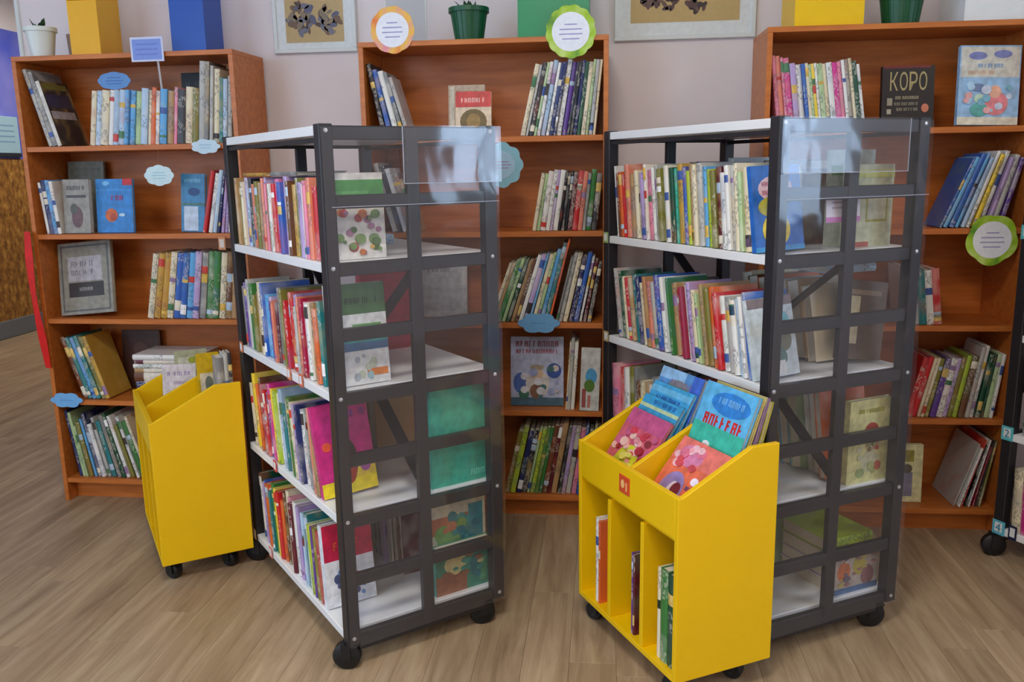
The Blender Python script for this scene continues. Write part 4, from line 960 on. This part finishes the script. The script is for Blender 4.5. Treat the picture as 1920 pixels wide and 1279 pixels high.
face_book(B2, 0.292, 0.144, FZ, 0.208, 0.330, 0.010, 20, (196, 180, 110), [('r', 0, 0.9, 1, 0.1, (120, 90, 130))], 'ochre book behind the red-lettered blue one', **LQ)
face_book(B2, 0.294, 0.169, FZ, 0.206, 0.335, 0.010, 18, (140, 110, 150), [('r', 0, 0.93, 1, 0.07, (200, 190, 120))], 'mauve book behind the ochre one in bin', **LQ)
face_book(B2, 0.296, 0.193, FZ, 0.205, 0.320, 0.012, 16, (170, 160, 70), [('r', 0, 0.9, 1, 0.1, (206, 200, 130))], 'olive-yellow book rearmost beside the mauve one', **LQ)
cb = BB + PT
row(B2, 0.080, 0.112, cb, 'white,orange', 0, (0.25, 0.26), 'upright in red-labelled bin\'s far cubby', 'books in the bin cubbies', seed=111, dr=(0.19, 0.2), off=(0.010, 0.014), dmax=0.2, name='picture_book')
row(B2, 0.286, 0.306, cb, 'purple,maroon', 0, (0.23, 0.24), 'upright in red-labelled bin\'s middle cubby', 'books in the bin cubbies', seed=112, dr=(0.19, 0.2), off=(0.010, 0.014), dmax=0.2, name='picture_book')
row(B2, 0.412, 0.492, cb, 'cream,green,dark green', 0, (0.25, 0.26), 'upright in red-labelled bin\'s near cubby', 'books in the bin cubbies', seed=113, dr=(0.19, 0.2), off=(0.012, 0.016), dmax=0.2, name='picture_book')
g1 = 'books in the bin beside the pile of flat books'
face_book(BE1, 0.085, 0.38, FZ, 0.115, 0.205, 0.004, 10, (222, 220, 232), [('l', 0.15, 0.8, 0.7, 0.07, (150, 140, 190)), ('l', 0.15, 0.64, 0.6, 0.06, (170, 150, 190)), ('e', 0.2, 0.3, 0.4, 0.2, (110, 110, 150))], 'white leaflet with lilac print standing in the bin', g1, roll=4)
face_book(BE1, 0.150, 0.44, FZ, 0.115, 0.245, 0.014, 6, (176, 180, 150), [('r', 0.1, 0.7, 0.8, 0.2, (206, 206, 190)), ('e', 0.4, 0.8, 0.3, 0.1, (150, 160, 60))], 'grey-green book behind the white leaflet', g1)
face_book(BE1, 0.185, 0.15, FZ, 0.075, 0.285, 0.014, 4, (206, 170, 16), [('r', 0.1, 0.46, 0.8, 0.3, (210, 200, 176)), ('e', 0.3, 0.52, 0.36, 0.2, (110, 120, 110)), ('r', 0.12, 0.2, 0.7, 0.2, (216, 206, 186))], 'yellow book with pale panel standing in the bin', g1)
row(BE1, 0.228, 0.278, FZ, 'grey,pale grey,charcoal', 0, (0.29, 0.31), 'upright in bin with white leaflet', g1, seed=115, dr=(0.07, 0.08), off=(0.02, 0.03), name='picture_book')

# ------------------------------------------------------------------ shelf signs
def blob(rx, ry, n, amp, th=0.0015, seg=64, phase=0.0):
    pts = []
    for i in range(seg):
        t_ = 2 * math.pi * i / seg
        s = 1 + amp * abs(math.cos(n * t_ / 2 + phase)) - amp * 0.5
        pts.append((rx * s * math.cos(t_), ry * s * math.sin(t_)))
    return MB().prism(pts, 1, -th, 0)

def sign(k, u, z, d, mesh, col, label, lines, lc=(120, 130, 190), lw=0.05, gap=0.011, th=0.0015, name='shelf_sign', inner=None, group='shelf signs'):
    o = obj(name, mesh, M['card'], None, col)
    o.matrix_world = CF[k] @ T((u, d, z))
    lay = th
    if inner:
        obj('sign_face', blob(inner[0], inner[1], 2, 0.0, 0.0015, 40).mesh('sign_face'), M['card'], o, inner[2]).location = (0, -th, 0)
        lay = th + 0.0015
    for i in range(lines):
        zz = (i - (lines - 1) / 2) * gap; w = lw * (1.0 if i % 2 else 0.8)
        obj('text_line', MB().box(-w / 2, -lay - 0.0006, zz - 0.0016, w / 2, -lay + 0.0002, zz + 0.0016).mesh('text_line'), M['card'], o, lc)
    return tag(o, label, 'sign', group)

st = sign('L', 0.566, 1.808, -0.008, MB().box(-0.066, -0.0015, -0.044, 0.064, 0, 0.044).mesh('shelf_sign'), (206, 214, 240), 'rectangular blue sign on a stick standing in the books', 0)
obj('sign_face', MB().box(-0.058, -0.0024, -0.037, 0.056, -0.001, 0.036).mesh('sign_face'), M['card'], st, (126, 152, 226))
for i in range(3):
    obj('text_line', MB().box(-0.045, -0.003, -0.02 + 0.018 * i, 0.04, -0.002, -0.016 + 0.018 * i).mesh('text_line'), M['card'], st, (104, 128, 208))
obj('stick', MB().bar((0.036, 0.003, -0.04), (0.020, 0.045, -0.165), 0.007, 0.003).mesh('stick'), M['card'], st, (196, 196, 206))
sign('L', 0.398, 1.703, 0.030, blob(0.066, 0.032, 8, 0.06).mesh('shelf_sign'), (96, 146, 206), 'blue cloud sign standing on cream and pale blue volumes', 3, (70, 110, 180), 0.07)
sign('L', 0.762, 1.450, -0.004, blob(0.055, 0.026, 7, 0.18).mesh('shelf_sign'), (196, 220, 236), 'pale blue cloud sign on the top shelf edge', 2, (150, 190, 215), 0.05)
ws = sign('L', 0.562, 1.345, -0.002, blob(0.058, 0.038, 8, 0.10).mesh('shelf_sign'), (206, 232, 240), 'white-aqua cloud sign hanging above empty second shelf', 3, (160, 205, 220), 0.06)
obj('thread', MB().bar((0, 0.006, 0.03), (0, 0.006, 0.095), 0.001, 0.001, (1, 0, 0)).mesh('thread'), M['card'], ws, (150, 110, 80))
sign('L', 0.064, 0.442, -0.004, blob(0.066, 0.030, 6, 0.20).mesh('shelf_sign'), (112, 176, 232), 'sky blue cloud sign on fourth shelf edge of blue-box bookcase', 1, (90, 150, 215), 0.07)
sg = sign('L', 0.795, 1.083, -0.003, MB().box(-0.014, -0.0015, -0.025, 0.014, 0, 0.025).mesh('shelf_card'), (206, 140, 96), 'small orange number card on the second shelf edge', 0, name='shelf_card')
obj('sign_face', MB().box(-0.009, -0.0022, -0.016, 0.009, -0.001, 0.016).mesh('sign_face'), M['card'], sg, (218, 206, 196))

def ring_mat(name, stops):
    m, nt, b = mat(name)
    tc = N(nt, 'ShaderNodeTexCoord'); n = N(nt, 'ShaderNodeTexNoise', Scale=14.0, Detail=2.0); L(nt, tc.outputs['Object'], n.inputs['Vector'])
    L(nt, ramp(nt, n.outputs[0], stops), b.inputs['Base Color']); b.inputs['Roughness'].default_value = 0.5
    return m
M['ring_o'] = ring_mat('orange_print', [(0.35, lin((232, 110, 50))), (0.5, lin((240, 190, 80))), (0.65, lin((232, 150, 160)))])
M['ring_g'] = ring_mat('lime_print', [(0.35, lin((60, 130, 40))), (0.5, lin((160, 200, 40))), (0.65, lin((196, 220, 120)))])
for (k, u, z, r, mm, lab, n_, amp, mk) in (('C', 0.130, 1.838, 0.078, 'ring_o', 'round orange and yellow sign with white centre on bookcase top', 9, 0.045, 0.3),
                                       ('C', 0.762, 1.812, 0.086, 'ring_g', 'round lime green sign with white centre on bookcase top', 13, 0.06, 0.5),
                                       ('R', 0.777, 1.082, 0.083, 'ring_g', 'round green sign with white centre on second shelf edge', 5, 0.10, 0.9)):
    me = blob(r, r * 1.02, n_, amp, 0.002, 72, mk).mesh('shelf_sign'); me.materials.append(M[mm])
    o = obj('shelf_sign', me, None); o.matrix_world = CF[k] @ T((u, -0.003, z))
    obj('sign_face', blob(r * 0.76, r * 0.76, 2, 0.0, 0.0012, 40).mesh('sign_face'), M['card'], o, (236, 240, 250)).location = (0, -0.002, 0)
    for i in range(4):
        w = r * (0.7, 0.95, 0.9, 0.5)[i]
        obj('text_line', MB().box(-w / 2, -0.0036, -0.026 + 0.016 * i, w / 2, -0.003, -0.022 + 0.016 * i).mesh('text_line'), M['card'], o, (160, 156, 205))
    tag(o, lab, 'sign', 'shelf signs')
sign('C', 0.506, 1.362, -0.004, blob(0.080, 0.078, 9, 0.12).mesh('shelf_sign'), (128, 176, 190), 'round aqua sign hanging below the top shelf edge', 3, (140, 120, 160), 0.08, inner=(0.055, 0.05, (150, 182, 200)))
sign('C', 0.640, 0.782, -0.004, blob(0.072, 0.036, 6, 0.20).mesh('shelf_sign'), (104, 162, 210), 'sky blue cloud sign on third shelf edge under green file box', 1, (80, 140, 200), 0.07)

# red ribbon on the side of the left bookcase
rb = MB(); nseg = 24
pts = []
for i in range(nseg + 1):
    f = i / nseg
    pts.append((-0.006 - 0.010 * math.sin(f * 3.0) + 0.016 * f, 1.135 - 0.555 * f, -0.026 - 0.006 * math.sin(f * 5.0)))
for (u, z, d) in pts:
    wv = 0.036 + 0.005 * math.sin(z * 20)
    rb.v += [(u - wv * 0.55, d + 0.012, z), (u + wv * 0.55, d - 0.004, z), (u + wv * 0.55, d - 0.002, z), (u - wv * 0.55, d + 0.014, z)]
for i in range(nseg):
    a = 4 * i
    for j in range(4):
        b_ = (j + 1) % 4
        rb.f.append((a + j, a + b_, a + 4 + b_, a + 4 + j))
rb.f += [(0, 3, 2, 1), (4 * nseg, 4 * nseg + 1, 4 * nseg + 2, 4 * nseg + 3)]
M['ribbon'] = plain('red_satin', (224, 22, 24), 0.35, 0.12, 30)
o = obj('ribbon', rb.mesh('ribbon', smooth=True), M['ribbon']); o.matrix_world = CF['L']
tag(o, 'red satin ribbon hanging down the side edge of a bookcase', 'ribbon')

# ------------------------------------------------------------------ things on top of the bookcases
def pot(F, x, y, z, rb_, rt, h, m, label, ribs=0, rim=True, plant=True, cat='plant pot', seed=1):
    t = bpy.data.objects.new('plant_pot', None); COL.objects.link(t); t.matrix_world = F @ T((x, y, z)); tag(t, label, cat)
    prof = [(0.001, 0), (rb_, 0), (rt * 0.96, h * 0.86)] + ([(rt * 1.08, h * 0.86), (rt * 1.08, h), (rt * 0.98, h)] if rim else [(rt, h), (rt * 0.94, h)]) + [(rt * 0.9, h * 0.8), (0.001, h * 0.8)]
    obj('pot', MB().lathe(prof, seg=28).mesh('pot', smooth=True), m, t)
    for i in range(ribs):
        a = 2 * math.pi * i / ribs
        obj('rib', MB().bar((rb_ * math.cos(a), rb_ * math.sin(a), 0.002), (rt * 0.96 * math.cos(a), rt * 0.96 * math.sin(a), h * 0.86), 0.004, 0.003, (math.cos(a), math.sin(a), 0)).mesh('rib'), m, t)
    obj('soil', MB().lathe([(0.001, h * 0.84), (rt * 0.9, h * 0.82)], seg=20).mesh('soil'), M['soil'], t)
    if plant:
        rg = random.Random(seed)
        for i in range(16):
            a = rg.uniform(0, 6.28); ln = rg.uniform(0.030, 0.058); el = rg.uniform(0.15, 1.25)
            d_ = Vector((math.cos(a) * math.cos(el), math.sin(a) * math.cos(el), math.sin(el))); s_ = Vector((-math.sin(a), math.cos(a), 0))
            p0 = Vector((0.2 * rt * math.cos(a), 0.2 * rt * math.sin(a), h * 0.90)); p1 = p0 + d_ * ln * 0.5; p2 = p0 + d_ * ln; nrm = d_.cross(s_) * 0.003
            m_ = MB(); w = 0.010
            m_.v = [tuple(p0), tuple(p1 + s_ * w), tuple(p2), tuple(p1 - s_ * w), tuple(p1 + nrm), tuple(p1 - nrm)]
            m_.f = [(0, 1, 4), (1, 2, 4), (2, 3, 4), (3, 0, 4), (1, 0, 5), (2, 1, 5), (3, 2, 5), (0, 3, 5)]
            obj('leaf', m_.mesh('leaf'), M['leaf'], t)
    return t

def file_box(F, x, y, rz, w, d, h, col, label):
    t = bpy.data.objects.new('file_box', None); COL.objects.link(t); t.matrix_world = F @ T((x, y, CH + 0.0005)) @ RZ(rz); tag(t, label, 'file box', 'file boxes on the bookcases')
    k = 0.003
    sidep = [(0, 0), (d, 0), (d, h), (d * 0.55, h), (0, h * 0.62)]
    for (nm, m_) in (('side_panel', MB().prism(sidep, 0, 0, k)), ('side_panel', MB().prism(sidep, 0, w - k, w)), ('front_panel', MB().box(k, 0, 0, w - k, k, h * 0.62)), ('back_panel', MB().box(k, d - k, 0, w - k, d, h)), ('base_panel', MB().box(k, k, 0, w - k, d - k, k))):
        obj(nm, m_.mesh(nm), M['plastic'], t, col)
    return t
pot(Lf, 0.088, 0.07, CH + 0.0005, 0.040, 0.056, 0.112, M['white_plastic'], 'white tapered pot with a small succulent', 0, True, True, seed=4)
pot(Lf, 0.176, 0.16, CH + 0.0005, 0.030, 0.036, 0.095, M['beige_plastic'], 'small beige pot beside the yellow file box', 0, False, False)
file_box(Lf, 0.236, 0.03, 0.0, 0.120, 0.15, 0.32, (238, 178, 6), 'yellow file box beside the white succulent pot')
file_box(Lf, 0.645, 0.03, 0.0, 0.135, 0.15, 0.31, (16, 78, 176), 'blue file box standing on a bookcase')
file_box(Cf, 0.575, 0.02, 0.0, 0.250, 0.20, 0.31, (0, 140, 88), 'bright green file box standing on a bookcase')
pot(Cf, 0.393, 0.08, CH + 0.0005, 0.050, 0.068, 0.115, M['green_plastic'], 'dark green ribbed pot next to a clear acrylic stand', 20, True, True, seed=9)
ac = bpy.data.objects.new('acrylic_stand', None); COL.objects.link(ac); ac.matrix_world = Cf @ T((0.085, 0.09, CH + 0.0005)); tag(ac, 'clear acrylic sign stand behind the round orange sign', 'stand')
obj('sheet', MB().box(0, 0, 0.004, 0.15, 0.003, 0.30).mesh('sheet'), M['acrylic'], ac)
obj('foot', MB().box(0, -0.03, 0, 0.15, 0.06, 0.004).mesh('foot'), M['acrylic'], ac)
for x in (0.0, 0.1465):
    obj('edge', MB().box(x, -0.001, 0.004, x + 0.0035, 0.004, 0.30).mesh('edge', 0.0005), M['white_plastic'], ac)
file_box(Rf, 0.090, 0.02, 0.0, 0.225, 0.22, 0.31, (240, 196, 10), 'yellow file box next to a dark green pot')
pot(Rf, 0.455, 0.09, CH + 0.0005, 0.056, 0.076, 0.14, M['green_plastic'], 'dark green ribbed pot between yellow and white file boxes', 22, True, True, seed=12)
file_box(Rf, 0.635, 0.02, 0.0, 0.20, 0.22, 0.31, (226, 234, 236), 'white file box standing on a bookcase')

# framed pictures on the wall
def leaf_cluster(parent, cx, cz, r, n, cols, seed):
    rg = random.Random(seed)
    for i in range(n):
        a = rg.uniform(0, 6.28); rr = r * math.sqrt(rg.random()); ln = rg.uniform(0.012, 0.024); wd = ln * rg.uniform(0.4, 0.6); ang = rg.uniform(0, 3.14)
        x = cx + rr * math.cos(a); zz = cz + rr * math.sin(a) * 1.2
        poly = []
        for j in range(10):
            t_ = 2 * math.pi * j / 10
            px, pz = ln * math.cos(t_), wd * math.sin(t_)
            poly.append((x + px * math.cos(ang) - pz * math.sin(ang), zz + px * math.sin(ang) + pz * math.cos(ang)))
        y0 = -0.0006 - 0.0002 * (i % 5)
        obj('dried_leaf', MB().prism(poly, 1, y0, 0).mesh('dried_leaf'), M['card'], parent, rg.choice(cols))

def picture(x0, x1, z0, h, mt, mb, cols, ground, label, clusters, seed):
    t = thing('framed_picture', label, 'picture', (x0, PART_Y, z0), 0, 'framed pictures on the wall')
    w = x1 - x0
    fr_ = MB().box(0, -0.02, 0, w, 0, 0.016).box(0, -0.02, h - 0.016, w, 0, h).box(0, -0.02, 0.016, 0.016, 0, h - 0.016).box(w - 0.016, -0.02, 0.016, w, 0, h - 0.016)
    obj('frame', fr_.mesh('frame', 0.002), M['frame'], t)
    obj('mount', MB().box(0.016, -0.012, 0.016, w - 0.016, -0.001, h - 0.016).mesh('mount'), M['card'], t, (226, 234, 238))
    p = obj('picture_print', MB().box(mt, -0.0015, mb, w - mt, 0, h - mb).mesh('picture_print'), M['card'], t, ground); p.location = (0, -0.012, 0)
    q_ = bpy.data.objects.new('x', None)
    bpy.data.objects.remove(q_)
    for (cx, cz, r, n) in clusters:
        rg = random.Random(seed + int(cx * 100))
        for i in range(n):
            pass
        sub = p
        b0 = len(bpy.data.objects)
        leaf_cluster(sub, cx, cz, r, n, cols, seed + int(cx * 1000))
    for ch in p.children: ch.location = (0, -0.0015, 0)
    return t
picture(-0.057, 0.282, 1.816, 0.44, 0.051, 0.040, [(96, 100, 128), (118, 120, 140), (88, 74, 70), (120, 96, 80), (140, 128, 110)], (196, 172, 124), 'white framed picture of blue and brown pressed leaves', [(0.115, 0.125, 0.050, 46), (0.225, 0.120, 0.042, 36)], 5)
picture(1.297, 1.827, 1.822, 0.46, 0.061, 0.064, [(70, 52, 56), (92, 66, 66), (110, 84, 80), (60, 48, 50)], (198, 172, 116), 'white framed picture of dark brown pressed leaves', [(0.13, 0.175, 0.045, 34), (0.19, 0.160, 0.045, 26), (0.31, 0.150, 0.042, 34), (0.29, 0.21, 0.05, 16)], 15)
bpy.context.view_layer.update()
